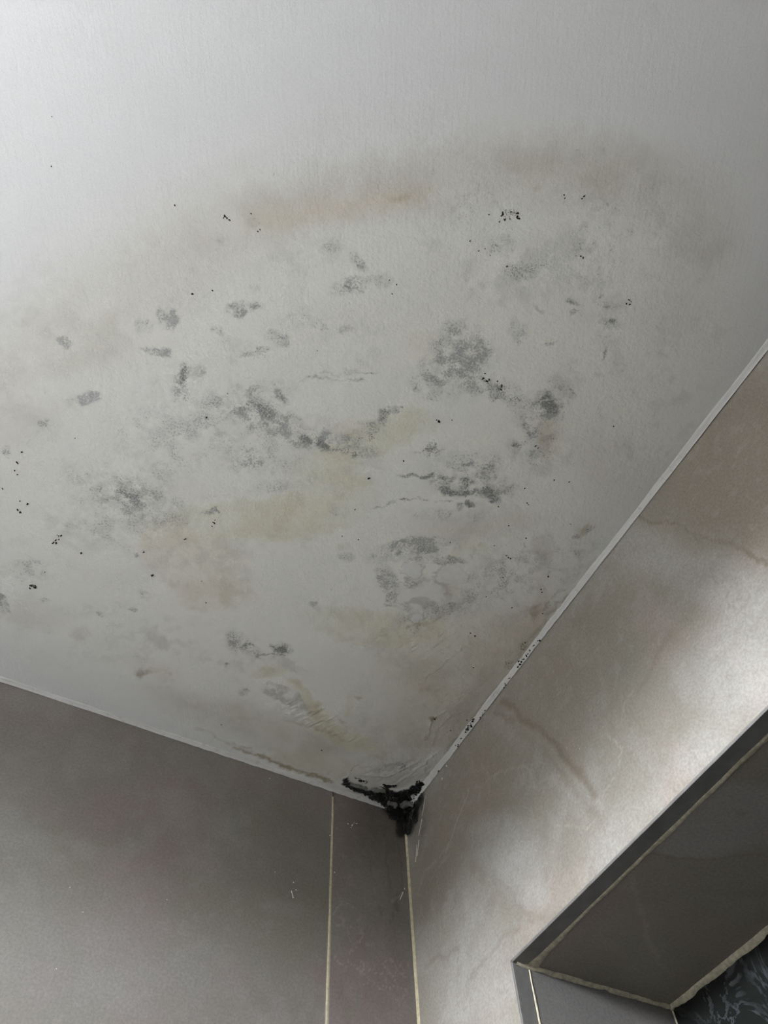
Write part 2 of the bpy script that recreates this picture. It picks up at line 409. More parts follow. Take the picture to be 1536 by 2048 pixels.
C_GRY = [
    (-0.2544, -0.5856, 33.34, -3.343, 2.032, 51.02, 0.75, 0.4),
    (-0.2604, -0.5634, 32.82, -27.2, 41.07, 53.41, 0.65, 0.4),
    (-0.2218, -0.5636, 33.05, -6.939, 10.92, 92.5, 0.55, 0.5),
    (-0.2581, -0.5451, 22.68, -13.01, 30.19, 59.11, 0.35, 0.7),
    (-0.3562, -0.44, 14.53, -2.128, 9.711, 77.42, 0.75, 0.5),
    (-0.311, -0.4479, 32.16, -9.985, 22.97, 80.64, 0.7, 0.5),
    (-0.3982, -0.4393, 26.25, -2.334, 6.388, 72.95, 0.55, 0.6),
    (-0.4027, -0.4253, 17.42, -1.49, 3.126, 37.4, 0.35, 0.8),
    (-0.4772, -0.3786, 24.64, -8.82, 17.12, 33.73, 0.3, 0.7),
    (-0.4941, -0.2927, 18.83, -0.5475, 1.53, 33.43, 0.4, 0.7),
    (-0.4624, -0.2924, 22.38, -2.644, 6.281, 40.94, 0.45, 0.6),
    (-0.4948, -0.2461, 16.75, -1.624, 7.546, 52.65, 0.3, 0.7),
    (-0.3968, -0.386, 37.46, -15.55, 37.2, 73.53, 0.4, 0.6),
    (-0.464, -0.3271, 31.84, -11.29, 26.57, 52.66, 0.3, 0.7),
    (-0.1893, -0.3768, 19.38, -13.11, 48.62, 73.07, 0.8, 0.35),
    (-0.1991, -0.3555, 27.19, -14.68, 57.98, 116.3, 0.6, 0.5),
    (-0.1556, -0.3772, 37.69, -14.86, 40.57, 153.1, 0.7, 0.4),
    (-0.1959, -0.3206, 71.3, -70.03, 29.44, 24.3, 0.75, 0.35),
    (-0.1757, -0.3004, 65.0, -3.113, -19.21, 129.3, 0.75, 0.35),
    (-0.1737, -0.3316, 123.2, -25.83, 8.185, 156.1, 0.6, 0.4),
    (-0.1655, -0.3394, 39.36, -77.19, 153.5, 46.33, 0.5, 0.4),
    (-0.1388, -0.3032, 23.54, -17.94, 37.17, 46.3, 0.45, 0.6),
    (-0.1369, -0.2764, 76.56, -42.29, 43.9, 89.09, 0.4, 0.6),
    (-0.1157, -0.3416, 30.87, -18.24, 16.28, 32.85, 0.3, 0.7),
    (-0.1784, -0.4679, 20.77, -9.146, 20.81, 64.4, 0.6, 0.5),
    (-0.211, -0.4832, 28.64, -16.67, 45.17, 89.26, 0.4, 0.7),
    (-0.1569, -0.482, 62.35, -53.51, 21.19, 27.02, 0.45, 0.7),
    (-0.1774, -0.4255, 20.6, -11.99, 53.1, 105.8, 0.4, 0.6),
    (-0.153, -0.5728, 59.37, -15.19, 9.855, 83.3, 0.85, 0.4),
    (-0.1582, -0.5495, 65.96, 8.1, -27.46, 124.7, 0.8, 0.4),
    (-0.1436, -0.591, 136.0, -36.05, 15.62, 127.0, 0.6, 0.4),
    (-0.1404, -0.5405, 27.87, -18.45, 16.62, 32.78, 0.3, 0.8),
    (-0.1813, -0.5672, 32.2, -7.618, 11.82, 100.5, 0.4, 0.7),
    (-0.1573, -0.5965, 78.32, -53.14, 37.53, 73.49, 0.25, 0.7),
    (-0.159, -0.528, 133.9, -8.52, -15.62, 244.6, 0.6, 0.5),
    (-0.1395, -0.5255, 41.57, -27.24, 81.59, 161.1, 0.35, 0.6),
    (-0.2748, -0.6883, 138.6, -87.35, 110.6, 213.0, 0.4, 0.5),
    (-0.2824, -0.6773, 80.6, -102.8, 141.1, 131.2, 0.4, 0.5),
    (-0.247, -0.6691, 72.52, -46.7, 52.75, 102.0, 0.3, 0.6),
    (-0.2322, -0.6792, 22.52, -9.621, 14.33, 44.57, 0.2, 0.8),
    (-0.2208, -0.6242, 102.2, -22.39, 16.36, 121.3, 0.45, 0.4),
    (-0.1922, -0.6714, 140.1, -63.8, 76.23, 239.8, 0.7, 0.4),
    (-0.1849, -0.6624, 112.3, -152.8, 310.7, 279.3, 0.6, 0.4),
    (-0.16, -0.684, 89.93, -33.77, 57.17, 247.3, 0.6, 0.5),
    (-0.166, -0.6706, 59.26, -42.31, 33.2, 64.47, 0.2, 0.7),
    (-0.1465, -0.6687, 86.14, -42.17, 66.05, 209.8, 0.55, 0.5),
    (-0.1425, -0.6537, 108.6, -78.62, 47.91, 93.32, 0.25, 0.7),
    (-0.1351, -0.6435, -1.974, -200.5, 490.8, -59.88, 0.75, 0.3),
    (-0.2094, -0.6472, 296.3, -11.09, -11.6, 570.1, 0.7, 0.5),
    (-0.2014, -0.6394, 535.4, -504.8, 106.6, 139.2, 0.3, 0.5),
    (-0.1864, -0.6269, 159.7, -70.99, 316.1, 1020.0, 0.5, 0.6),
    (-0.2137, -0.7223, 208.4, -146.8, 46.06, 88.72, 0.35, 0.6),
    (-0.2103, -0.7099, 93.11, -65.15, 108.4, 209.1, 0.3, 0.6),
    (-0.3774, -0.5869, 43.75, -34.94, 89.81, 110.3, 0.85, 0.45),
    (-0.3792, -0.6104, 93.75, 22.89, -37.11, 173.4, 0.6, 0.5),
    (-0.4033, -0.6098, 128.9, -12.33, 26.78, 194.2, 0.45, 0.5),
    (-0.3527, -0.6071, 90.49, -47.56, 87.56, 169.4, 0.4, 0.5),
    (-0.4588, -0.5239, 64.48, -86.38, 112.9, 75.48, 0.9, 0.4),
    (-0.4457, -0.5352, 129.2, -54.93, 93.0, 180.4, 0.85, 0.4),
    (-0.4514, -0.5462, 149.0, -63.25, 86.88, 168.3, 0.3, 0.5),
    (-0.5087, -0.489, 96.36, -35.07, 53.06, 103.1, 0.95, 0.25),
    (-0.5232, -0.4713, 137.5, -1.995, 17.39, 172.7, 0.5, 0.5),
    (-0.5068, -0.4546, 73.94, -13.5, 53.27, 179.7, 0.8, 0.4),
    (-0.5007, -0.455, 138.3, -49.89, 106.5, 207.8, 0.5, 0.4),
    (-0.5832, -0.4264, 155.1, -45.77, 81.7, 159.2, 0.7, 0.4),
    (-0.5481, -0.3836, 82.99, -25.77, 53.22, 104.4, 0.95, 0.25),
    (-0.5597, -0.3743, 148.8, -44.72, 64.39, 126.3, 0.3, 0.5),
    (-0.5804, -0.3379, 173.1, -48.37, 87.37, 171.9, 0.45, 0.5),
    (-0.5761, -0.3313, 51.61, -14.51, 28.8, 56.71, 0.2, 0.8),
    (-0.4638, -0.4967, 175.0, 18.97, -19.55, 230.2, 0.7, 0.4),
    (-0.4122, -0.5179, 82.34, -21.05, 40.89, 135.1, 0.7, 0.4),
    (-0.4275, -0.4958, 53.16, -34.3, 184.6, 241.8, 0.55, 0.5),
    (-0.446, -0.4927, 67.62, -27.83, 69.12, 134.7, 0.3, 0.7),
    (-0.3836, -0.5431, 99.1, -47.15, 141.1, 274.4, 0.4, 0.5),
    (-0.3623, -0.5515, 163.2, -80.86, 122.9, 239.1, 0.7, 0.4),
    (-0.4027, -0.541, 40.16, -18.49, 66.59, 129.4, 0.25, 0.7),
    (-0.4765, -0.4474, 145.1, -54.59, 58.31, 114.0, 0.6, 0.5),
    (-0.4649, -0.456, 168.6, -65.22, 77.97, 152.4, 0.6, 0.4),
    (-0.4771, -0.4333, 126.2, -46.95, 36.67, 71.8, 0.35, 0.6),
    (-0.4726, -0.4411, 50.5, -19.06, 30.76, 60.2, 0.3, 0.7),
    (-0.415, -0.4582, 103.4, -78.71, 230.1, 250.0, 0.7, 0.4),
    (-0.3898, -0.4654, 106.3, -1.577, -0.02446, 217.5, 0.7, 0.4),
    (-0.4041, -0.4649, 32.42, -14.06, 45.33, 88.81, 0.3, 0.7),
    (-0.3572, -0.5515, 32.52, -16.24, 48.98, 95.32, 0.2, 0.8),
    (-0.2903, -0.4989, 69.75, -62.6, 131.6, 140.9, 0.9, 0.4),
    (-0.2977, -0.4816, 42.87, -52.29, 129.1, 94.62, 0.6, 0.5),
    (-0.3026, -0.4642, 30.67, -26.4, 64.27, 68.48, 0.35, 0.6),
    (-0.2761, -0.5303, 113.2, -175.7, 423.3, 255.5, 0.6, 0.5),
    (-0.6018, -0.2915, 158.6, -40.8, 83.7, 165.3, 0.5, 0.5),
    (-0.5518, -0.169, 39.57, -13.64, 123.2, 193.9, 0.35, 0.6),
    (-0.5433, -0.1611, 62.4, -16.98, 43.18, 86.8, 0.4, 0.6),
    (-0.5578, -0.1517, 66.79, 0.3701, 0.4641, 147.2, 0.4, 0.5),
    (-0.5613, -0.111, 137.8, -81.64, 57.01, 49.64, 0.9, 0.35),
    (-0.522, -0.135, 152.3, -42.71, 132.4, 267.3, 0.4, 0.5),
    (-0.458, -0.1408, 251.8, -80.35, 160.3, 324.5, 0.8, 0.3),
    (-0.4337, -0.1605, 262.3, -50.69, 66.39, 277.8, 0.8, 0.3),
    (-0.4452, -0.2398, 303.3, -105.2, 177.7, 356.1, 0.8, 0.4),
    (-0.4505, -0.2344, 455.5, -156.0, 177.2, 355.2, 0.7, 0.4),
    (-0.4249, -0.1846, 115.4, -23.16, 28.7, 118.1, 0.3, 0.4),
    (-0.4062, -0.3127, 148.6, -33.83, 85.1, 320.7, 0.85, 0.3),
    (-0.3993, -0.3201, 152.2, -60.19, 252.6, 502.9, 0.8, 0.3),
    (-0.3084, -0.1703, 66.01, 1.186, -16.17, 78.11, 0.75, 0.45),
    (-0.2895, -0.1648, 78.07, -10.32, 0.7628, 114.6, 0.5, 0.6),
    (-0.2618, -0.1842, 76.17, -22.25, 26.04, 110.4, 0.8, 0.4),
    (-0.3113, -0.1351, 237.0, -77.98, 147.3, 415.5, 0.8, 0.4),
    (-0.2579, -0.2597, 215.4, -66.17, 70.88, 284.6, 0.95, 0.4),
    (-0.2524, -0.2571, 271.4, -128.3, 64.42, 130.2, 0.3, 0.6),
    (-0.4718, -0.5998, 181.1, -77.19, 126.6, 243.5, 0.45, 0.5),
    (-0.4916, -0.5697, 310.7, -124.5, 221.9, 427.8, 0.55, 0.4),
    (-0.04911, -0.07499, 89.67, -34.75, 28.95, 138.6, 0.8, 0.4),
    (-0.06114, -0.06621, 45.93, -24.33, 47.61, 99.33, 0.4, 0.6),
    (-0.2736, -0.1046, 89.71, -94.71, 180.3, 94.11, 0.55, 0.4),
    (-0.4082, -0.1025, 67.45, -22.99, 39.82, 81.19, 0.3, 0.6),
    (-0.3946, -0.08001, 118.5, -40.79, 41.34, 84.55, 0.35, 0.6),
    (-0.472, -0.1385, 29.59, -9.188, 53.74, 108.7, 0.2, 0.7),
    (-0.5063, -0.09286, 148.3, -41.92, 78.26, 158.9, 0.2, 0.5),
    (-0.2511, -0.3332, 83.57, -41.57, 87.57, 175.5, 0.4, 0.5),
    (-0.3592, -0.3989, 32.48, -8.772, 23.97, 86.05, 0.25, 0.7),
    (-0.3409, -0.3828, 27.32, -17.9, 77.62, 99.5, 0.3, 0.6),
    (-0.2828, -0.3793, 72.24, -35.51, 75.35, 150.0, 0.3, 0.5),
    (-0.02547, -0.4457, 107.8, -75.41, 69.2, 138.7, 0.3, 0.5),
    (-0.03418, -0.4768, 30.86, -128.6, 327.2, 18.6, 0.6, 0.4),
    (-0.04214, -0.4602, 191.4, -133.0, 142.1, 284.1, 0.6, 0.4),
    (-0.09269, -0.3681, 38.38, -23.68, 22.04, 44.4, 0.3, 0.7),
    (-0.1086, -0.4043, 28.52, -7.318, 2.924, 41.06, 0.15, 0.8),
    (-0.2609, -0.7728, 495.6, -343.7, 410.2, 783.9, 0.7, 0.5),
    (-0.4696, -0.6212, 365.2, -159.1, 195.3, 374.9, 0.3, 0.5),
    (-0.2119, -0.7555, 631.7, -459.7, 288.8, 554.5, 0.6, 0.5),
    (-0.6137, -0.4649, 566.3, -159.2, 351.8, 681.4, 0.5, 0.5),
    (-0.4719, -0.642, 739.1, -326.1, 302.2, 578.8, 0.5, 0.5),
    (-0.1829, -0.7818, 311.7, -241.0, 195.3, 374.4, 0.25, 0.6),
    (-0.3411, -0.5194, 95.19, -47.54, 154.9, 302.7, 0.4, 0.6),
]
C_GRY_S = [
    ([(-0.2442, -0.4443), (-0.2258, -0.453), (-0.1891, -0.469), (-0.1713, -0.476)], 0.00271, 0.9, 0.6),
    ([(-0.2004, -0.4497), (-0.189, -0.4516), (-0.1633, -0.4599), (-0.1431, -0.4608)], 0.00441, 1, 0.6),
    ([(-0.2556, -0.399), (-0.2406, -0.4105), (-0.2269, -0.42), (-0.2101, -0.4291), (-0.1858, -0.44)], 0.000994, 0.8, 0.8),
    ([(-0.215, -0.4495), (-0.1821, -0.4641), (-0.1569, -0.4723)], 0.00163, 0.6, 0.8),
    ([(-0.1752, -0.4394), (-0.1618, -0.4454)], 0.00279, 0.9, 0.7),
    ([(-0.2473, -0.471), (-0.2322, -0.4798), (-0.2241, -0.4858)], 0.00105, 0.6, 0.8),
    ([(-0.2344, -0.4898), (-0.229, -0.4802)], 0.00158, 0.7, 0.7),
    ([(-0.1969, -0.484), (-0.1781, -0.4872), (-0.1667, -0.493)], 0.00268, 0.8, 0.7),
    ([(-0.3641, -0.5021), (-0.34, -0.5172), (-0.3316, -0.5215), (-0.3139, -0.5283)], 0.000867, 0.55, 0.8),
    ([(-0.3777, -0.4868), (-0.354, -0.5028), (-0.3313, -0.5155), (-0.3229, -0.5148)], 0.000968, 0.5, 0.8),
    ([(-0.1446, -0.4621), (-0.1415, -0.4768), (-0.1468, -0.4871)], 0.00165, 0.4, 0.9),
    ([(-0.268, -0.1729), (-0.2507, -0.1764), (-0.2524, -0.1872)], 0.00131, 0.9, 0.6),
    ([(-0.2792, -0.1625), (-0.2674, -0.1757)], 0.000978, 0.7, 0.7),
    ([(-0.2961, -0.1657), (-0.2789, -0.1618)], 0.00262, 0.9, 0.7),
    ([(-0.165, -0.3653), (-0.1489, -0.3712), (-0.1434, -0.3833)], 0.00149, 0.7, 0.7),
    ([(-0.245, -0.2775), (-0.2425, -0.2975), (-0.242, -0.3088)], 0.000603, 0.25, 0.9),
]
C_DRK = [
    (-0.3789, -0.4433, 23.15, -0.4833, -1.058, 135.8, 0.6, 0.6),
    (-0.3078, -0.4415, 38.4, -11.95, 41.57, 146.6, 0.75, 0.6),
    (-0.3348, -0.4406, 40.26, -5.108, 13.34, 154.4, 0.65, 0.6),
    (-0.2848, -0.504, 86.82, -56.07, 147.4, 232.8, 0.85, 0.5),
    (-0.2922, -0.4921, 51.94, -76.44, 184.7, 111.0, 0.6, 0.6),
    (-0.1873, -0.4679, 29.08, -14.3, 53.04, 136.6, 0.55, 0.6),
    (-0.1654, -0.4615, 44.1, -18.07, 39.17, 139.9, 0.75, 0.6),
    (-0.1662, -0.4446, 205.9, -123.1, 94.32, 187.6, 0.9, 0.5),
    (-0.1539, -0.5742, 87.03, -5.949, -6.873, 146.9, 0.75, 0.5),
    (-0.1604, -0.5484, 87.19, 28.58, -62.9, 160.2, 0.8, 0.5),
    (-0.1568, -0.5291, 84.13, -75.1, 184.8, 236.9, 0.7, 0.6),
    (-0.2228, -0.5699, 148.9, -91.2, 151.9, 297.3, 0.95, 0.4),
    (-0.2062, -0.5704, 165.1, -6.207, -12.78, 260.3, 0.85, 0.5),
    (-0.2145, -0.5702, 148.0, -91.67, 302.2, 591.6, 0.4, 0.5),
    (-0.2833, -0.7033, 75.54, -47.69, 94.67, 182.0, 0.6, 0.6),
    (-0.2144, -0.7196, 117.2, -82.25, 45.91, 88.46, 0.45, 0.7),
    (-0.2066, -0.7046, 178.5, -7.243, 0.5756, 488.6, 0.6, 0.6),
    (-0.1985, -0.716, 92.48, -66.04, 135.4, 261.3, 0.4, 0.7),
    (-0.2795, -0.675, 74.48, -46.12, 109.0, 210.2, 0.4, 0.7),
    (-0.3013, -0.6731, 246.0, -147.4, 110.5, 212.9, 0.45, 0.6),
    (-0.2521, -0.6689, 45.51, -18.59, 27.46, 85.6, 0.4, 0.8),
    (-0.2327, -0.6838, 62.53, -41.55, 88.71, 171.4, 0.35, 0.7),
    (-0.16, -0.684, 107.0, -51.89, 114.2, 358.7, 0.55, 0.6),
    (-0.1933, -0.6714, 151.2, -104.5, 169.5, 328.6, 0.5, 0.6),
    (-0.1449, -0.6711, 145.9, -106.9, 196.3, 381.6, 0.6, 0.6),
    (-0.377, -0.5862, 54.65, -43.64, 119.6, 146.9, 0.5, 0.6),
    (-0.3804, -0.6098, 191.7, 12.61, -9.448, 257.1, 0.35, 0.6),
    (-0.4583, -0.5226, 129.7, -53.36, 72.53, 140.8, 0.45, 0.6),
    (-0.4455, -0.5358, 172.3, -73.32, 128.0, 248.2, 0.55, 0.6),
    (-0.5087, -0.489, 117.8, -42.86, 67.21, 130.6, 0.3, 0.6),
    (-0.5481, -0.3836, 103.7, -32.21, 69.59, 136.5, 0.35, 0.6),
    (-0.5053, -0.4543, 94.56, -33.79, 120.1, 234.3, 0.4, 0.6),
    (-0.5224, -0.4717, 132.7, -46.37, 82.94, 161.3, 0.45, 0.6),
    (-0.582, -0.4255, 241.0, -71.26, 108.7, 211.8, 0.4, 0.6),
    (-0.4773, -0.447, 203.2, -76.32, 66.64, 130.3, 0.6, 0.6),
    (-0.4759, -0.4367, 144.3, -53.95, 57.49, 112.5, 0.5, 0.7),
    (-0.4655, -0.4223, 249.2, -94.01, 112.1, 219.9, 0.55, 0.6),
    (-0.4641, -0.4576, 252.9, -98.11, 117.1, 228.9, 0.35, 0.6),
    (-0.4855, -0.4428, 204.0, -75.18, 155.6, 304.2, 0.4, 0.6),
    (-0.4377, -0.4905, 143.9, -60.01, 239.8, 467.7, 0.5, 0.6),
    (-0.4262, -0.4986, 97.21, -90.48, 317.8, 293.5, 0.6, 0.6),
    (-0.4215, -0.4935, 166.2, -71.45, 190.3, 371.4, 0.55, 0.6),
    (-0.4142, -0.4586, 137.7, -105.0, 276.1, 299.9, 0.5, 0.6),
    (-0.3884, -0.4645, 132.6, -2.079, -0.1452, 325.8, 0.6, 0.6),
    (-0.2947, -0.1697, 94.56, 1.081, -28.88, 140.2, 0.75, 0.5),
    (-0.2612, -0.1829, 84.76, -18.61, 18.29, 151.1, 0.9, 0.5),
    (-0.1755, -0.3794, 30.14, -22.06, 115.4, 158.7, 0.45, 0.6),
    (-0.162, -0.3776, 72.83, -16.16, 21.14, 325.6, 0.6, 0.5),
    (-0.2007, -0.3583, 54.48, -29.42, 139.7, 280.0, 0.4, 0.6),
    (-0.1959, -0.3206, 128.3, -126.1, 39.26, 32.4, 0.45, 0.6),
    (-0.1732, -0.3016, 76.74, -3.775, -38.29, 258.8, 0.5, 0.6),
    (-0.1197, -0.332, 61.44, -64.66, 141.8, 114.7, 0.35, 0.6),
    (-0.2582, -0.2603, 272.6, -128.1, 216.2, 436.8, 0.9, 0.5),
    (-0.2515, -0.5762, 40.75, -7.838, 9.854, 80.41, 0.4, 0.7),
    (-0.2608, -0.5594, 60.92, -35.2, 76.99, 150.5, 0.4, 0.7),
    (-0.2505, -0.5319, 29.93, -17.17, 55.39, 108.7, 0.3, 0.8),
    (-0.4896, -0.295, 33.71, -5.913, 31.1, 116.9, 0.5, 0.7),
    (-0.4633, -0.2952, 29.04, -1.336, 3.819, 82.89, 0.3, 0.8),
    (-0.4921, -0.2542, 50.14, 5.484, -18.64, 99.3, 0.35, 0.8),
    (-0.4498, -0.302, 133.8, -47.89, 76.64, 152.5, 0.5, 0.6),
    (-0.4341, -0.3033, 97.93, -20.52, 53.27, 201.0, 0.4, 0.6),
    (-0.4385, -0.4246, 32.64, -12.96, 29.42, 57.79, 0.3, 0.8),
    (-0.4297, -0.4406, 32.66, -13.32, 29.83, 58.52, 0.25, 0.8),
    (-0.2963, -0.4734, 47.08, -48.36, 118.3, 104.5, 0.55, 0.6),
    (-0.3014, -0.4618, 113.2, -57.42, 84.16, 165.9, 0.5, 0.6),
    (-0.2938, -0.4687, 60.21, -31.04, 52.77, 104.0, 0.4, 0.7),
    (-0.3057, -0.4627, 227.1, -114.6, 105.6, 208.1, 0.5, 0.6),
    (-0.2329, -0.4832, 145.3, -82.22, 68.75, 135.7, 0.7, 0.6),
    (-0.2205, -0.4846, 66.53, -38.3, 102.4, 202.3, 0.5, 0.7),
    (-0.2053, -0.4735, 56.87, -33.1, 133.4, 264.1, 0.5, 0.7),
    (-0.1987, -0.5583, 46.91, -19.44, 47.2, 158.1, 0.45, 0.7),
    (-0.1863, -0.5704, 58.07, -37.26, 88.94, 174.4, 0.45, 0.7),
    (-0.603, -0.2908, 206.3, -52.88, 104.6, 206.6, 0.5, 0.6),
    (-0.5882, -0.2769, 253.6, -66.85, 101.8, 201.6, 0.5, 0.6),
    (-0.1343, -0.5176, 91.82, -60.17, 201.4, 398.1, 0.45, 0.6),
    (-0.1285, -0.5496, 104.0, -70.3, 52.11, 102.7, 0.35, 0.7),
    (-0.102, -0.4634, 132.6, -86.57, 37.02, 73.75, 0.35, 0.8),
    (-0.07772, -0.3756, 38.13, -24.04, 33.04, 66.54, 0.3, 0.8),
    (-0.2669, -0.3589, 212.9, -105.5, 182.1, 363.7, 0.5, 0.6),
    (-0.2653, -0.3437, 120.9, -59.42, 119.2, 238.5, 0.4, 0.6),
    (-0.0108, -0.2805, 30.15, -60.32, 96.92, 22.61, 0.6, 0.7),
    (-0.009827, -0.3063, 18.13, -58.33, 184.9, 7.631, 0.5, 0.7),
    (-0.5257, -0.3116, 65.9, -20.46, 67.91, 134.4, 0.35, 0.8),
    (-0.5378, -0.176, 46.94, -13.04, 116.7, 234.3, 0.3, 0.8),
]
C_FLK = [
    (-0.1813, -0.3478, 73.15, -40.17, 40.13, 80.61, 1.0, 0.12),
    (-0.1367, -0.3611, 47.82, -23.46, 24.28, 65.0, 0.8, 0.14),
    (-0.1729, -0.3208, 83.85, -31.05, 26.66, 104.1, 0.8, 0.14),
    (-0.1507, -0.3243, 34.08, -19.11, 29.66, 59.84, 0.6, 0.15),
    (-0.149, -0.2982, 77.64, -42.89, 28.8, 58.27, 0.7, 0.15),
    (-0.1498, -0.3398, 39.37, -22.33, 33.17, 66.81, 0.5, 0.15),
    (-0.1413, -0.2902, 110.1, -61.07, 52.11, 105.6, 0.8, 0.15),
    (-0.1564, -0.3732, 114.2, -65.73, 98.76, 198.1, 0.7, 0.15),
    (-0.2363, -0.1228, 48.15, -7.518, -0.4277, 81.4, 0.5, 0.2),
    (-0.2406, -0.168, 33.34, -2.88, -11.3, 114.8, 0.3, 0.3),
    (-0.2066, -0.115, 50.17, 6.055, -46.49, 108.2, 0.4, 0.2),
]
C_BLK = [
    (-0.006035, -0.0557, 92.42, -98.22, 122.5, 69.42, 1.2, 0.25),
    (0.002864, -0.05053, 265.5, -148.9, 56.74, 119.0, 0.8, 0.3),
    (-0.09922, -0.02051, 346.6, -171.7, 92.93, 194.5, 0.9, 0.4),
    (-0.01771, -0.01955, 60.45, -32.64, 31.82, 66.88, 0.9, 0.4),
]
C_BLK_S = [
    ([(-0.0988, -0.0197), (-0.0824, -0.013), (-0.0626, -0.013), (-0.044, -0.0198)], 0.00474, 1.2, 0.35),
    ([(-0.0449, -0.0215), (-0.0241, -0.0314), (-0.0111, -0.0418), (-0.0038, -0.0557)], 0.00632, 1.2, 0.35),
    ([(-0.0548, -0.0334), (-0.0465, -0.0343), (-0.0372, -0.0419)], 0.00094, 1, 0.4),
    ([(-0.09, -0.0311), (-0.0849, -0.0294), (-0.0747, -0.0322), (-0.0714, -0.0286)], 0.000776, 0.8, 0.5),
    ([(-0.0579, -0.011), (-0.0356, -0.011), (-0.0184, -0.0139)], 0.00559, 1, 0.4),
]
C_WRK = [
    (-0.2174, -0.1097, 36.39, 7.519, -38.4, 70.69, 1.0, 0.4),
    (-0.1743, -0.1033, 22.32, -2.577, -7.501, 63.94, 1.0, 0.4),
    (-0.1149, -0.09436, 25.25, -5.406, -1.123, 87.79, 0.8, 0.5),
    (-0.1592, -0.2574, 20.67, -19.9, 36.68, 29.47, 0.5, 0.6),
    (-0.1108, -0.265, 13.42, -13.49, 35.86, 28.44, 0.5, 0.6),
    (-0.01364, -0.1811, 12.16, -22.05, 21.52, 4.851, 0.35, 0.7),
    (-0.04814, -0.06232, 15.59, -7.155, 15.92, 47.46, 0.6, 0.5),
]
C_RDG = [
    ([(-0.0443, -0.1847), (-0.0499, -0.1635), (-0.0425, -0.1341)], 0.0018, 0.8, 0.7),
    ([(-0.0339, -0.1851), (-0.0352, -0.1566), (-0.0305, -0.1254)], 0.00145, 0.5, 0.7),
    ([(-0.0791, -0.3673), (-0.0763, -0.3837), (-0.0863, -0.4296)], 0.000914, 0.4, 0.7),
    ([(-0.0915, -0.2065), (-0.0884, -0.2254), (-0.0742, -0.2829)], 0.00136, 0.5, 0.8),
    ([(-0.1, -0.0222), (-0.1044, -0.0454), (-0.1062, -0.0576)], 0.00114, 0.8, 0.7),
    ([(-0.0751, -0.0443), (-0.0481, -0.0623), (-0.03, -0.0961)], 0.00154, 0.7, 0.8),
    ([(-0.0357, -0.0529), (-0.0199, -0.091), (-0.0158, -0.1227)], 0.00153, 0.6, 0.8),
    ([(0.0026, -0.2871), (-0.0059, -0.3883)], 0.00094, 0.4, 0.8),
]
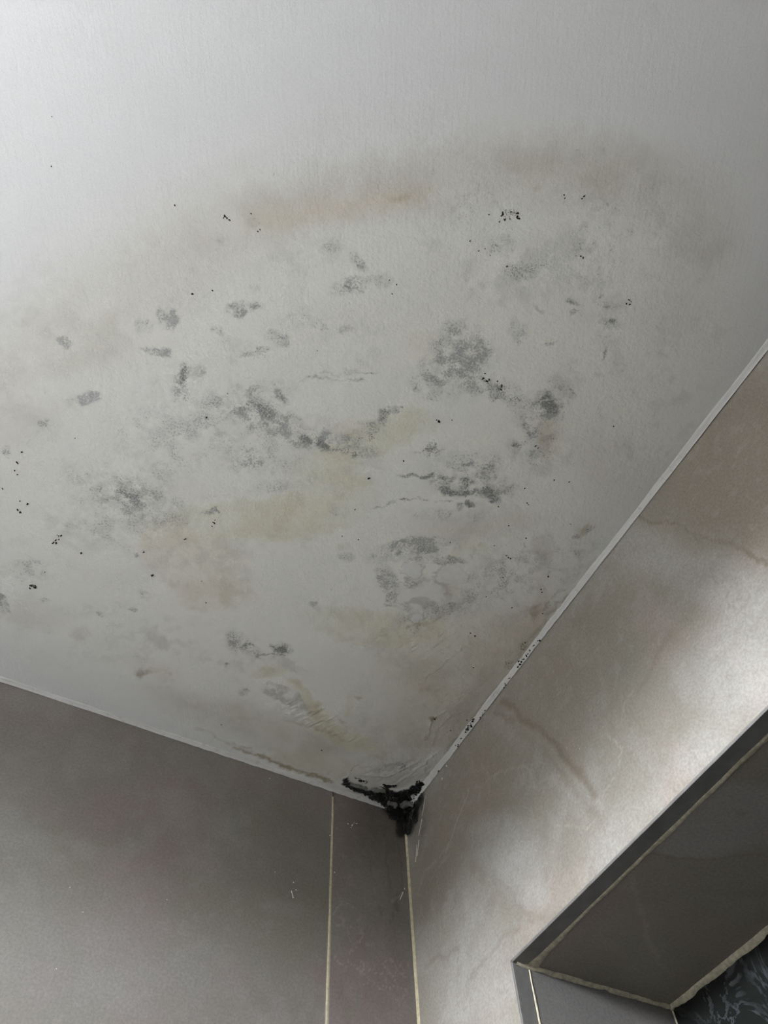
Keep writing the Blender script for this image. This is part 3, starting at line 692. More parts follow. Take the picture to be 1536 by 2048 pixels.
C_DOTS = [
    (-0.5366, -0.5814, 0.000894),
    (-0.4964, -0.593, 0.001234),
    (-0.4943, -0.5922, 0.001237),
    (-0.4918, -0.5917, 0.001033),
    (-0.4969, -0.5909, 0.0008244),
    (-0.4777, -0.605, 0.0009047),
    (-0.4667, -0.5942, 0.001004),
    (-0.4658, -0.5965, 0.0008349),
    (-0.4972, -0.5186, 0.0009707),
    (-0.4826, -0.5296, 0.0008807),
    (-0.2329, -0.7481, 0.00124),
    (-0.2333, -0.7457, 0.001077),
    (-0.2486, -0.7409, 0.0009072),
    (-0.2465, -0.7393, 0.0008271),
    (-0.2877, -0.7047, 0.001043),
    (-0.287, -0.7028, 0.001255),
    (-0.2823, -0.7002, 0.001682),
    (-0.2758, -0.71, 0.001254),
    (-0.2747, -0.7074, 0.00151),
    (-0.2792, -0.7032, 0.0008401),
    (-0.2861, -0.6973, 0.0008414),
    (-0.2814, -0.7084, 0.0008348),
    (-0.2725, -0.7071, 0.001092),
    (-0.2972, -0.6979, 0.0006266),
    (-0.3005, -0.6717, 0.000684),
    (-0.2855, -0.6723, 0.0006895),
    (-0.2785, -0.6693, 0.000564),
    (-0.2895, -0.6679, 0.0005613),
    (-0.2601, -0.6682, 0.0008777),
    (-0.145, -0.6943, 0.001142),
    (-0.1451, -0.6907, 0.0009164),
    (-0.1421, -0.6912, 0.001009),
    (-0.1425, -0.694, 0.0007319),
    (-0.2069, -0.7059, 0.0008732),
    (-0.204, -0.7055, 0.000875),
    (-0.2247, -0.5694, 0.001466),
    (-0.2205, -0.5688, 0.00147),
    (-0.2191, -0.5712, 0.001223),
    (-0.2256, -0.5746, 0.001167),
    (-0.2111, -0.5736, 0.001177),
    (-0.205, -0.5711, 0.001479),
    (-0.2039, -0.5677, 0.001286),
    (-0.0834, -0.5864, 0.0009322),
    (-0.2727, -0.4255, 0.001506),
    (-0.4343, -0.4456, 0.000731),
    (-0.4429, -0.4136, 0.0009972),
    (-0.5482, -0.336, 0.0008576),
    (-0.5307, -0.2199, 0.001678),
    (-0.5281, -0.2219, 0.001454),
    (-0.5318, -0.2146, 0.001684),
    (-0.5329, -0.2093, 0.001916),
    (-0.5301, -0.2106, 0.00124),
    (-0.529, -0.216, 0.001011),
    (-0.5393, -0.1464, 0.002359),
    (-0.5359, -0.1459, 0.002955),
    (-0.539, -0.1414, 0.00148),
    (-0.5342, -0.1474, 0.001536),
    (-0.5763, -0.2319, 0.001409),
    (-0.573, -0.2309, 0.001413),
    (-0.596, -0.2497, 0.001164),
    (-0.5899, -0.2981, 0.001224),
    (-0.5908, -0.2849, 0.001443),
    (-0.5902, -0.2753, 0.001039),
    (-0.5869, -0.272, 0.0009394),
    (-0.3922, -0.3063, 0.00201),
    (-0.3934, -0.3023, 0.001008),
    (-0.5692, -0.2433, 0.001186),
    (-0.5768, -0.2433, 0.0008591),
    (-0.5034, -0.2101, 0.001142),
    (-0.4274, -0.2159, 0.002121),
    (-0.4127, -0.2749, 0.00136),
    (-0.4454, -0.2404, 0.001261),
    (-0.5307, -0.1695, 0.0007564),
    (-0.3933, -0.3105, 0.0007787),
    (-0.09706, -0.4093, 0.001125),
    (-0.09372, -0.4081, 0.001128),
    (-0.09107, -0.408, 0.00101),
    (-0.116, -0.4141, 0.0009357),
    (-0.09021, -0.4376, 0.000872),
    (-0.1154, -0.4423, 0.0008014),
    (-0.1372, -0.4571, 0.000896),
    (-0.1244, -0.4874, 0.0008802),
    (-0.1127, -0.4741, 0.0009504),
    (-0.1103, -0.4733, 0.000728),
    (-0.1026, -0.5094, 0.001092),
    (-0.1408, -0.5329, 0.001052),
    (-0.1373, -0.5322, 0.0007907),
    (-0.08849, -0.3528, 0.0009921),
    (-0.1517, -0.3238, 0.001109),
    (-0.1436, -0.3599, 0.0009627),
    (-0.2508, -0.4586, 0.001058),
    (-0.2402, -0.512, 0.001527),
    (-0.2432, -0.5123, 0.0007114),
    (-0.08509, -0.3831, 0.0008501),
    (-0.05407, -0.3529, 0.0008185),
    (-0.03868, -0.3889, 0.001235),
    (-0.0354, -0.386, 0.0009914),
    (-0.04106, -0.4065, 0.001217),
    (-0.3397, -0.6093, 0.001152),
    (-0.339, -0.6003, 0.0008941),
    (-0.3471, -0.61, 0.0005734),
    (-0.2791, -0.04423, 0.0009944),
    (-0.1506, -0.05785, 0.001112),
    (-0.2669, -0.3519, 0.0008005),
    (-0.2494, -0.3558, 0.0008046),
    (-0.2691, -0.3868, 0.000778),
    (-0.1603, -0.3962, 0.0008132),
    (-0.3764, -0.5225, 0.0005638),
    (-0.05722, -0.4735, 0.000689),
    (-0.08737, -0.5145, 0.0007673),
    (-0.2296, -0.5192, 0.0006104),
    (-0.04232, -0.06511, 0.001078),
    (-0.04794, -0.1663, 0.001869),
    (-0.1013, -0.04194, 0.0009926),
    (-0.04778, -0.2581, 0.0008104),
    (-0.005027, -0.2901, 0.0009415),
    (-0.01826, -0.3612, 0.0008901),
    (-0.07062, -0.2994, 0.001299),
    (-0.07754, -0.3009, 0.0008411),
    (-0.01329, -0.317, 0.0008549),
    (-0.0114, -0.1822, 0.0009385),
    (-0.02087, -0.1579, 0.000877),
    (-0.363, -0.2077, 0.0007325),
    (-0.3779, -0.2324, 0.0007142),
    (-0.6459, -0.5995, 0.0004481),
    (-0.6361, -0.5635, 0.0006235),
]
R_DRK = [
    (-0.6253, 2.35, -11.06, 0.619, 0.3204, -8.999, 0.95, 0.5),
    (-0.5996, 2.259, -8.679, -10.95, 35.92, -14.54, 0.8, 0.4),
    (-0.5377, 2.417, -19.08, -10.24, 24.72, -14.74, 0.5, 0.7),
    (-0.38, 2.334, -14.32, 5.21, 0.4191, -19.2, 0.7, 0.7),
    (-0.2741, 2.337, -17.12, 8.463, 0.4018, -18.14, 0.6, 0.7),
    (-0.163, 2.326, -11.39, -7.779, 11.06, -11.84, 0.9, 0.6),
    (-0.06364, 2.3, -17.06, -8.9, 9.153, -11.92, 0.8, 0.6),
    (-0.3077, 2.249, -0.611, -26.64, 57.03, -28.94, 0.35, 0.6),
    (-0.4833, 2.235, -24.03, -53.49, 22.69, -10.54, 0.35, 0.7),
    (-0.05315, 2.185, -46.48, -9.079, 16.75, -30.76, 0.2, 0.8),
    (-0.3986, 2.214, -13.11, -6.675, 24.32, -26.41, 0.3, 0.8),
]
R_LGT = [
    (-0.5432, 2.243, -7.167, -8.91, 40.79, -20.67, 0.5, 0.5),
    (-0.4966, 2.356, -13.07, -11.5, 33.39, -18.61, 0.5, 0.5),
    (-0.5197, 2.157, -22.14, 2.245, 3.014, -22.44, 0.7, 0.6),
    (-0.1876, 2.228, -5.112, -18.33, 24.98, -21.25, 0.6, 0.35),
    (-0.2093, 2.179, -22.14, -7.648, 19.82, -30.6, 0.6, 0.4),
    (-0.2231, 2.144, -39.34, -14.59, 43.55, -71.01, 0.5, 0.4),
    (-0.4525, 2.127, -32.96, 6.996, 5.379, -53.11, 0.5, 0.6),
    (-0.1035, 2.138, -12.99, -3.307, 9.68, -18.56, 0.5, 0.6),
    (-0.3544, 2.127, -25.25, 9.255, 3.783, -40.23, 0.3, 0.8),
    (-0.2894, 2.226, 0.2293, -28.42, 106.9, -55.81, 0.3, 0.4),
    (-0.2338, 2.342, 1.289, -18.07, 105.3, -54.33, 0.25, 0.4),
    (-0.1018, 2.213, -42.85, 3.144, 17.43, -34.91, 0.2, 0.8),
]
R_VD = [
    ([(-0.515, 2.3994), (-0.5267, 2.366), (-0.5448, 2.3413), (-0.5565, 2.2979), (-0.567, 2.2697), (-0.5787, 2.2371), (-0.5893, 2.2076)], 0.00162, 1, 0.9),
    ([(-0.2405, 2.3804), (-0.2756, 2.3126), (-0.3017, 2.2613), (-0.3221, 2.2124), (-0.3341, 2.1766)], 0.00405, 0.8, 0.8),
    ([(-0.2234, 2.3798), (-0.2536, 2.3377)], 0.00237, 0.5, 0.8),
    ([(-0.479, 2.2395), (-0.4533, 2.2326), (-0.425, 2.2213)], 0.00338, 0.35, 0.9),
    ([(-0.1014, 2.1289), (-0.1266, 2.1351), (-0.149, 2.1328), (-0.1683, 2.1368), (-0.1932, 2.1324)], 0.00185, 0.4, 0.9),
    ([(-0.1757, 2.1897), (-0.193, 2.1576), (-0.2102, 2.1323)], 0.00186, 0.3, 0.9),
    ([(-0.0205, 2.1862), (-0.0419, 2.1829), (-0.0618, 2.1749), (-0.0916, 2.1693)], 0.00213, 0.45, 0.9),
    ([(-0.2087, 2.1283), (-0.2363, 2.1145), (-0.2705, 2.1036)], 0.0022, 0.3, 0.9),
    ([(-0.5416, 2.329), (-0.6081, 2.2718)], 0.0021, 0.15, 0.9),
    ([(-0.1808, 2.1346), (-0.1791, 2.1164)], 0.00116, 0.3, 0.9),
    ([(-0.2998, 2.2303), (-0.3331, 2.1425)], 0.00425, 0.25, 0.9),
]
R_VL = [
    ([(-0.5354, 2.3526), (-0.5506, 2.3249), (-0.5612, 2.2824), (-0.5734, 2.2485)], 0.0014, 0.25, 0.9),
    ([(-0.1732, 2.3104), (-0.1953, 2.3043), (-0.2145, 2.2946), (-0.2484, 2.2781), (-0.2589, 2.2536), (-0.2683, 2.2316)], 0.00101, 0.5, 0.8),
    ([(-0.3651, 2.2174), (-0.3753, 2.206), (-0.3802, 2.1927), (-0.3835, 2.1875), (-0.3765, 2.1853), (-0.372, 2.1809)], 0.000772, 0.6, 0.8),
    ([(-0.3641, 2.1755), (-0.3508, 2.1715), (-0.3446, 2.1696)], 0.000717, 0.5, 0.8),
    ([(-0.2713, 2.1856), (-0.2934, 2.1748), (-0.3023, 2.1673), (-0.3116, 2.1548), (-0.3238, 2.1545), (-0.3333, 2.1554)], 0.000887, 0.55, 0.8),
    ([(-0.1499, 2.3242), (-0.1423, 2.3164), (-0.1166, 2.3051), (-0.0909, 2.2883), (-0.084, 2.283)], 0.00133, 0.5, 0.8),
    ([(-0.0909, 2.2883), (-0.0616, 2.2893), (-0.0349, 2.2888), (-0.0163, 2.2712)], 0.00111, 0.35, 0.9),
    ([(-0.0941, 2.2762), (-0.0708, 2.2754), (-0.0487, 2.2702)], 0.000821, 0.3, 0.9),
    ([(-0.4484, 2.1302), (-0.4518, 2.1206), (-0.4624, 2.1183)], 0.000721, 0.5, 0.8),
    ([(-0.3608, 2.2614), (-0.369, 2.2516), (-0.3809, 2.2506)], 0.000753, 0.4, 0.8),
    ([(-0.395, 2.2176), (-0.4009, 2.2217), (-0.4175, 2.2287)], 0.000695, 0.4, 0.8),
    ([(-0.2417, 2.3669), (-0.2789, 2.2949), (-0.3083, 2.2297), (-0.335, 2.1622)], 0.00382, 0.18, 0.8),
    ([(-0.2476, 2.4213), (-0.2174, 2.3981), (-0.1923, 2.3711)], 0.000882, 0.3, 0.9),
    ([(-0.0478, 2.2457), (-0.05, 2.2263)], 0.00232, 0.3, 0.9),
    ([(-0.0591, 2.2152), (-0.058, 2.1988)], 0.00148, 0.35, 0.9),
]
R_BLK = [
    (-0.01509, 2.382, -43.17, -24.54, 30.7, -36.53, 1.2, 0.4),
    (-0.03563, 2.393, -43.4, -25.05, 58.76, -67.3, 1.1, 0.4),
    (-0.03535, 2.356, -41.99, -24.79, 26.8, -32.3, 0.4, 0.8),
]
L_LGT = [
    (-0.3976, 2.115, 8.684, 3.143, 3.446, -13.89, 0.5, 0.9),
    (-0.2646, 2.124, 10.13, 2.124, 5.019, -21.53, 0.35, 0.9),
    (-0.4677, 2.253, 16.51, 6.301, 6.425, -17.85, 0.3, 0.9),
]
L_DRK = [  # dark tile tones and corner dirt, plus slight shade painted along the wall top
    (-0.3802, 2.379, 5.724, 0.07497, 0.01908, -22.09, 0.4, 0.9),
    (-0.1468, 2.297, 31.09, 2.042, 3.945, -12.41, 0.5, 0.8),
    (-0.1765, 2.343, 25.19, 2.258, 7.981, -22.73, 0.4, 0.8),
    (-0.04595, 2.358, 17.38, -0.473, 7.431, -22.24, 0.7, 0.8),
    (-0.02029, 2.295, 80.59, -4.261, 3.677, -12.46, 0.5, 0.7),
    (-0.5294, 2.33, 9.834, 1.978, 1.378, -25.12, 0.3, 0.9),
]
L_VEIN = [
    (-0.08754, 2.256, 39.07, 0.413, 3.815, -13.41, 0.5, 0.6),
    (-0.08086, 2.194, 33.15, 0.1437, 7.546, -30.41, 1.0, 0.6),
    (-0.03875, 2.177, 27.38, -16.66, -7.354, -26.66, 1.0, 0.6),
]
L_STK = [
    ([(-0.0308, 2.3407), (-0.0301, 2.3057), (-0.0277, 2.283)], 0.00138, 0.7, 0.8),
    ([(-0.0179, 2.2761), (-0.0204, 2.2551)], 0.00259, 0.9, 0.7),
    ([(-0.0442, 2.2529), (-0.0445, 2.2436)], 0.00189, 0.7, 0.7),
    ([(-0.026, 2.2486), (-0.0298, 2.2385)], 0.00189, 0.7, 0.7),
    ([(-0.0365, 2.2338), (-0.0382, 2.2216)], 0.00122, 0.5, 0.8),
    ([(-0.0103, 2.3473), (-0.012, 2.2843)], 0.00101, 0.6, 0.8),
    ([(-0.0541, 2.312), (-0.0492, 2.2865)], 0.00134, 0.4, 0.9),
    ([(-0.0923, 2.1569), (-0.0937, 2.1392)], 0.00105, 0.4, 0.9),
    ([(-0.1069, 2.389), (-0.1053, 2.3794)], 0.00222, 0.9, 0.6),
]
L_WHT = [
    ([(-0.1028, 2.2291), (-0.0918, 2.2416)], 0.000738, 0.7, 0.8),
    ([(-0.0689, 2.1779), (-0.0453, 2.1625), (-0.0278, 2.1536), (-0.0043, 2.1461)], 0.00111, 0.25, 0.9),
    ([(-0.1, 2.217), (-0.0872, 2.2204), (-0.0809, 2.2106), (-0.0778, 2.2001)], 0.000884, 0.35, 0.9),
    ([(-0.155, 2.2371), (-0.1356, 2.2161)], 0.00058, 0.3, 0.9),
    ([(-0.0247, 2.2614), (-0.0088, 2.2799)], 0.00148, 0.6, 0.8),
]
L_BLK = [
    (-0.0134, 2.397, 62.76, -27.83, -15.64, -90.97, 1.3, 0.35),
    (-0.003633, 2.384, 111.0, -7.017, 14.5, -42.61, 1.3, 0.35),
    (-0.02376, 2.401, 116.3, -40.02, -8.234, -228.9, 1.0, 0.4),
    (-0.03867, 2.36, 23.04, -0.774, 7.401, -22.15, 0.3, 0.9),
]
L_DRIP = [
    (-0.1536, 2.242, -0.1513, 2.235, 0.0005804),
    (-0.1513, 2.235, -0.1512, 2.235, 0.0007361),
    (-0.1519, 2.253, -0.1519, 2.253, 0.0005502),
    (-0.1483, 2.245, -0.1483, 2.245, 0.000626),
    (-0.08507, 2.354, -0.08436, 2.354, 0.0007806),
    (-0.07874, 2.353, -0.07803, 2.355, 0.0006758),
    (-0.08013, 2.35, -0.08013, 2.35, 0.0005171),
    (-0.07308, 2.358, -0.07166, 2.359, 0.0004733),
    (-0.07592, 2.358, -0.07592, 2.358, 0.0004202),
    (-0.3641, 2.16, -0.3635, 2.16, 0.0004755),
    (-0.3706, 2.105, -0.3706, 2.105, 0.0003908),
    (-0.1946, 2.384, -0.1946, 2.384, 0.0005893),
    (-0.1088, 2.329, -0.1088, 2.329, 0.000593),
    (-0.1015, 2.281, -0.1015, 2.281, 0.0005431),
    (-0.3828, 2.18, -0.3824, 2.18, 0.0003538),
    (-0.01009, 2.282, -0.01484, 2.271, 0.0004658),
    (-0.007599, 2.288, -0.00773, 2.286, 0.0004248),
    (-0.2876, 2.194, -0.2876, 2.194, 0.0002937),
    (-0.1752, 2.259, -0.1752, 2.259, 0.0003414),
]
R_DRIP = [
    (-0.0411, 2.359, -0.03076, 2.343, 0.0004324),
    (-0.02429, 2.334, -0.01913, 2.316, 0.0003703),
    (-0.02996, 2.337, -0.02336, 2.319, 0.0002788),
    (-0.04121, 2.36, -0.041, 2.358, 0.0007215),
    (-0.0215, 2.324, -0.02141, 2.323, 0.0006373),
    (-0.05468, 2.386, -0.04314, 2.364, 0.0003003),
    (-0.01778, 2.316, -0.01876, 2.314, 0.0003596),
    (-0.3335, 2.229, -0.3335, 2.229, 0.0004227),
    (-0.1101, 2.391, -0.1109, 2.389, 0.0007952),
    (-0.09659, 2.381, -0.09755, 2.38, 0.0009812),
]
BEAD_DOTS = [
    (-0.3312, -0.0035, -0.008811, 0.0016),
    (-0.3063, -0.0035, -0.00771, 0.0016),
    (-0.2991, -0.0035, -0.00709, 0.001333),
    (-0.2912, -0.0035, -0.004988, 0.002267),
    (-0.2872, -0.0035, -0.007028, 0.001667),
    (-0.2599, -0.0035, -0.0098, 0.001733),
    (-0.2673, -0.0035, -0.007637, 0.001333),
    (-0.313, -0.0035, -0.006871, 0.001067),
    (-0.1723, -0.0035, -0.002, 0.0028),
    (-0.1806, -0.0035, -0.002, 0.0028),
    (-0.1869, -0.0035, -0.0036, 0.002267),
    (-0.1776, -0.0035, -0.002729, 0.002),
    (-0.1716, -0.0035, -0.002438, 0.002),
    (-0.1686, -0.0035, -0.004792, 0.0016),
    (-0.1992, -0.0035, -0.0106, 0.001333),
    (-0.2076, -0.0035, -0.009902, 0.0012),
    (-0.2128, -0.0035, -0.00798, 0.0012),
    (-0.1458, -0.0035, -0.008173, 0.001667),
    (-0.3214, -0.0035, -0.007032, 0.001067),
    (-0.1572, -0.0035, -0.006476, 0.001067),
    (-0.09986, -0.0035, -0.0116, 0.001067),
]
MOULD = [
    ([(-0.0992, -0.0205), (-0.0824, -0.013), (-0.0626, -0.013), (-0.044, -0.0198)], 0.0045, 0.0018, 2600, 'C'),
    ([(-0.0449, -0.0215), (-0.0232, -0.0297), (-0.0111, -0.0418), (-0.005, -0.0552)], 0.0075, 0.0024, 4500, 'C'),
    ([(-0.0133, -0.0553), (-0.0018, -0.0588)], 0.007, 0.002, 6000, 'C'),
    ([(-0.0571, -0.0093), (-0.0297, -0.0139), (-0.0091, -0.0204)], 0.008, 0.0026, 4500, 'C'),
    ([(-0.0042, -0.0524), (0.0003, -0.0281), (-0.005, -0.0127)], 0.008, 0.0026, 4000, 'C'),
    ([(-0.0837, -0.03), (-0.0725, -0.0322)], 0.001, 0.001, 900, 'C'),
    ([(-0.0522, -0.0368), (-0.0447, -0.0352), (-0.036, -0.0424)], 0.0014, 0.001, 1600, 'C'),
    ([(-0.0313, 2.4001), (-0.0194, 2.3979), (-0.006, 2.3946)], 0.007, 0.0024, 5000, 'L'),
    ([(-0.0243, 2.3882), (-0.0117, 2.3863), (-0.0019, 2.3865)], 0.008, 0.0022, 5000, 'L'),
    ([(-0.0026, 2.3998), (-0.0001, 2.3809), (0.0012, 2.3659)], 0.0042, 0.0018, 5000, 'L'),
    ([(-0.0369, 2.4013), (-0.0248, 2.3928), (-0.0121, 2.38), (-0.0058, 2.363)], 0.0055, 0.0016, 4200, 'R'),
    ([(-0.0501, 2.3992), (-0.0383, 2.3922)], 0.004, 0.0016, 3200, 'R'),
    ([(-0.0342, 2.3833), (-0.0263, 2.3659)], 0.003, 0.001, 1500, 'R'),
    ([(-0.0486, 2.3972), (-0.0446, 2.4084)], 0.003, 0.0016, 3000, 'L'),
]
FLAKES = [
    (-0.07993, -0.0225, 0.024, 0.006, -0.1454, 0.002, 0.003),
    (-0.05399, -0.0276, 0.02, 0.006, -0.2951, 0.003, 0.0035),
    (-0.01146, -0.02466, 0.018, 0.009, -0.6441, 0.0055, 0.0075),
    (-0.02759, -0.01698, 0.016, 0.006, 0.0559, 0.004, 0.0075),
    (0.00421, -0.04274, 0.018, 0.005, -1.645, 0.004, 0.005),
]
S_LGT = [
    (0.05045, -0.4112, 12.62, -13.31, 14.84, 17.27, 0.9, 0.25),
    (0.04425, -0.3745, 23.83, -19.28, 30.94, 65.78, 0.8, 0.2),
]
S_VD = [
    ([(0.021, -0.3504), (0.0426, -0.357), (0.065, -0.3654), (0.0884, -0.3792), (0.1229, -0.3961)], 0.00105, 0.6, 0.9),
    ([(0.0904, -0.3311), (0.1491, -0.3545)], 0.00445, 0.25, 0.9),
    ([(0.0553, -0.4221), (0.0579, -0.4227)], 0.00246, 0.6, 0.8),
]
S_VL = [
    ([(0.0196, -0.324), (0.0492, -0.2967), (0.0955, -0.2541), (0.1352, -0.2223)], 0.00178, 0.4, 0.9),
    ([(0.0313, -0.3969), (0.045, -0.4054)], 0.000994, 0.25, 0.9),
]

# ------------------------------------------------------------------ materials
def ceiling_material():
    M = Mat('stained_ceiling_paint', rough=0.75, spec=0.12)
    alb = M.attr('albedo'); msk = M.attr('mask')
    sep = M.n.new('ShaderNodeSeparateColor'); M.lk(msk.outputs['Color'], sep.inputs[0])
    mold, dark, rough = sep.outputs[0], sep.outputs[1], sep.outputs[2]
    hf = M.noise(520, 3, .6)
    # fine mould fuzz: dots spread where the mask is strong
    th = M.math('SUBTRACT', 0.68, M.math('MULTIPLY', mold, 0.30))
    f = M.mapr(M.math('SUBTRACT', hf, th), -0.06, 0.14)
    f = M.math('MULTIPLY', f, M.mapr(mold, 0.02, 0.3))
    c = M.mixc(M.math('MULTIPLY', f, 0.58), alb.outputs['Color'], (0.20, 0.205, 0.20))
    hd = M.noise(600, 3, .6)
    td = M.math('SUBTRACT', 0.74, M.math('MULTIPLY', dark, 0.36))
    g = M.mapr(M.math('SUBTRACT', hd, td), -0.01, 0.06)
    g = M.math('MULTIPLY', g, M.mapr(dark, 0.05, 0.3))
    c = M.mixc(M.math('MULTIPLY', g, 0.62), c, (0.07, 0.07, 0.065))
    # faint paint grain
    gr = M.mapr(M.noise(900, 2, .6), .3, .7, .965, 1.03)
    cc = M.n.new('ShaderNodeCombineColor')
    for k in range(3): M.lk(gr, cc.inputs[k])
    c = M.mixc(1.0, c, cc.outputs[0], 'MULTIPLY')
    M.base(c)
    st = M.noise(60, 4, .6, stretch=(.22, 1.6, 1), rot=(0, 0, BRUSH_ROT))
    h = M.math('ADD', M.math('MULTIPLY', st, 0.5), M.math('MULTIPLY', M.noise(330, 3, .6), M.math('ADD', 0.35, M.math('MULTIPLY', rough, 0.6))))
    M.bump(h, 0.0009, 0.8)
    return M.m

def tile_material(name, rough=0.38):
    M = Mat(name, rough=rough, spec=0.35)
    alb = M.attr('albedo')
    g1 = M.mapr(M.noise(380, 4, .7), .3, .7, .86, 1.13)
    cc = M.n.new('ShaderNodeCombineColor')
    for k in range(3): M.lk(g1, cc.inputs[k])
    M.base(M.mixc(1.0, alb.outputs['Color'], cc.outputs[0], 'MULTIPLY'))
    M.bump(M.noise(200, 3, .6), 0.0004, 0.25)
    return M.m

def plain(name, color, rough=0.6, spec=0.3, metal=0, grain=0.06, scale=300, bump=0.0003):
    M = Mat(name, rough, spec, metal, color)
    g1 = M.mapr(M.noise(scale, 3, .6), .3, .7, 1 - grain, 1 + grain)
    cc = M.n.new('ShaderNodeCombineColor')
    for k in range(3): M.lk(g1, cc.inputs[k])
    M.base(M.mixc(1.0, tuple(color), cc.outputs[0], 'MULTIPLY'))
    if bump: M.bump(M.noise(scale * .6, 3, .6), bump, 0.5)
    return M.m

def marble_material():
    M = Mat('black_marble', rough=0.14, spec=0.5)
    w = M.noise(9, 6, .65, dist=1.6)
    v = M.math('ABSOLUTE', M.math('SUBTRACT', w, 0.5))
    v = M.mapr(v, 0.0, 0.028, 1.0, 0.0)
    v = M.math('MULTIPLY', v, M.mapr(M.noise(14, 3), .42, .62))
    cl = M.mapr(M.noise(11, 5, .6, dist=.8), .54, .78)
    c = M.mixc(M.math('MULTIPLY', cl, .55), (0.012, 0.014, 0.013), (0.05, 0.052, 0.06))
    c = M.mixc(M.math('MULTIPLY', v, .22), c, (0.22, 0.23, 0.26))
    M.base(c)
    return M.m

def caulk_material(name, light, dirt):
    M = Mat(name, rough=0.45, spec=0.4)
    d = M.mapr(M.noise(90, 4, .65), .56, .74)
    c = M.mixc(M.math('MULTIPLY', d, dirt), light, (0.36, 0.35, 0.31))
    M.base(c)
    M.bump(M.noise(150, 4, .6), 0.0008, .5)
    return M.m

BRUSH_ROT = -0.485
m_ceiling = ceiling_material()
m_tile_l = tile_material('taupe_stone_tile')
m_tile_r = tile_material('beige_marble_tile', 0.5)
m_plaster = plain('white_plaster', (.72, .72, .70), .8, .2)
m_taupe = plain('taupe_wall_tile', (.20, .185, .17), .5, .4)
m_bounce = plain('white_bounce', (.85, .85, .84), .5, .4, bump=0)
m_floor = plain('dark_floor_tile', (.10, .095, .09), .5, .4)
m_grout = plain('cream_grout', (.50, .45, .31), .75, .2, grain=.16, scale=220, bump=.0008)
m_grout_n = plain('dirty_cream_grout', (.62, .57, .44), .75, .2, grain=.2, scale=220, bump=.001)
m_trim = plain('grey_metal_trim', (.20, .195, .19), .45, .4, .25, grain=.12, scale=60, bump=0)
m_jamb = tile_material('grey_glossy_tile', .22)
m_marble = marble_material()
m_caulk = caulk_material('white_sealant', (0.84, 0.84, 0.82), .35)
m_caulk_dirty_shaded = caulk_material('dirty_shaded_sealant', (0.60, 0.60, 0.59), .6)  # left bead: sealant colour lowered for the wall's shade, with heavier dirt
m_mould = plain('black_mould', (.006, .006, .005), .38, .35, grain=.5, scale=500, bump=.0012)
m_flake = plain('peeled_paint', (.13, .13, .12), .6, .3, grain=.25, scale=260, bump=.0008)
m_drip = plain('white_paint_drip', (.8, .8, .77), .4, .5, bump=0)
m_frame = plain('white_window_frame', (.8, .8, .8), .35, .5, bump=0)

# ------------------------------------------------------------------ ceiling
def spaced(lo, hi, flo, fhi, fine, coarse):
    a = np.arange(lo, flo - coarse * .3, coarse)
    b = np.arange(flo, fhi + fine * .5, fine)
    c = [hi] if hi > fhi + 1e-6 else []
    return np.concatenate([a, b, c])
xs = spaced(ROOM_X, 0.02, -0.76, 0.02, 0.0011, 0.06)
ys = spaced(ROOM_Y, 0.02, -0.99, 0.02, 0.0011, 0.08)
S = Sheet(xs, ys, warp=(.006, .03, .0026, .006), seed=3)
X, Y = S.U, S.V
n_big = fbm(X, Y, .16, 31, 4)
n_mid = fbm(X, Y, .035, 41, 4)
n_sm = fbm(X, Y, .011, 51, 4)
col = [np.full_like(X, v) for v in (.84, .85, .86)]
region = S.blobs(C_REGION)
mix(col, (.885, .89, .825), region * .85)
brk = lambda lo, hi, n: sstep(lo, hi, n)
tan = np.maximum(S.blobs(C_TAN), S.strokes(C_TAN_S)) * (.75 + .5 * brk(.3, .7, n_mid))
mix(col, (.56, .53, .47), np.clip(tan, 0, 1) * .85)
yel = sstep(.12, .62, S.blobs(C_YEL) * (.8 + .5 * (n_mid - .5) + .5 * (n_sm - .5))) * .75
mix(col, (.67, .64, .48), np.clip(yel, 0, 1) * .85)
org = sstep(.10, .70, S.blobs(C_ORG) * (.8 + .5 * (n_mid - .5) + .5 * (n_sm - .5))) * .7
mix(col, (.68, .58, .465), np.clip(org, 0, 1) * .8)
# mottled faint dampness everywhere inside the stain
mix(col, (.60, .60, .56), region * .40 * brk(.52, .72, n_mid) * brk(.35, .6, n_sm))
brn = np.maximum(S.blobs(C_BRN), S.strokes(C_BRN_S))
mix(col, (.30, .235, .13), np.clip(brn * (.55 + .8 * brk(.35, .65, n_sm)), 0, 1) * .8)
wht = S.blobs(C_WHT)
mix(col, (.89, .90, .88), np.clip(wht * (.8 + .3 * n_mid), 0, 1) * .85)
gry = S.blobs(C_GRY)
gst = S.strokes(C_GRY_S)
gg = np.clip(np.maximum(gry, gst), 0, 1)
nb = brk(.36, .66, n_sm)
n_fi = fbm(X, Y, .0045, 53, 3)
faint = region * brk(.48, .70, n_big) * .35
soft = np.clip(gg * (.15 + .5 * nb + .6 * brk(.3, .7, n_fi)) + faint * nb * brk(.3, .7, n_fi), 0, 1)
mix(col, (.30, .305, .315), soft * .62)
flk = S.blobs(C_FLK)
mix(col, (.78, .79, .78), flk * .8)
mix(col, (.33, .31, .26), sstep(.1, .5, flk) * (1 - sstep(.5, .9, flk)) * .55 * brk(.3, .6, n_sm))  # dark rim round the paint skins: edge shadow painted into the colour, with dirt
gg = gg * (1 - flk * .8)
blk = np.maximum(S.blobs(C_BLK), S.strokes(C_BLK_S)) * (.7 + .7 * nb)
mix(col, (.012, .012, .011), np.clip(blk, 0, 1))
dk = S.blobs(C_DRK)
mold = np.clip(gg * (.45 + .75 * nb) + faint * nb, 0, 1)
dark = np.clip(np.maximum(dk, gst * .6) * (.35 + .9 * nb), 0, 1)
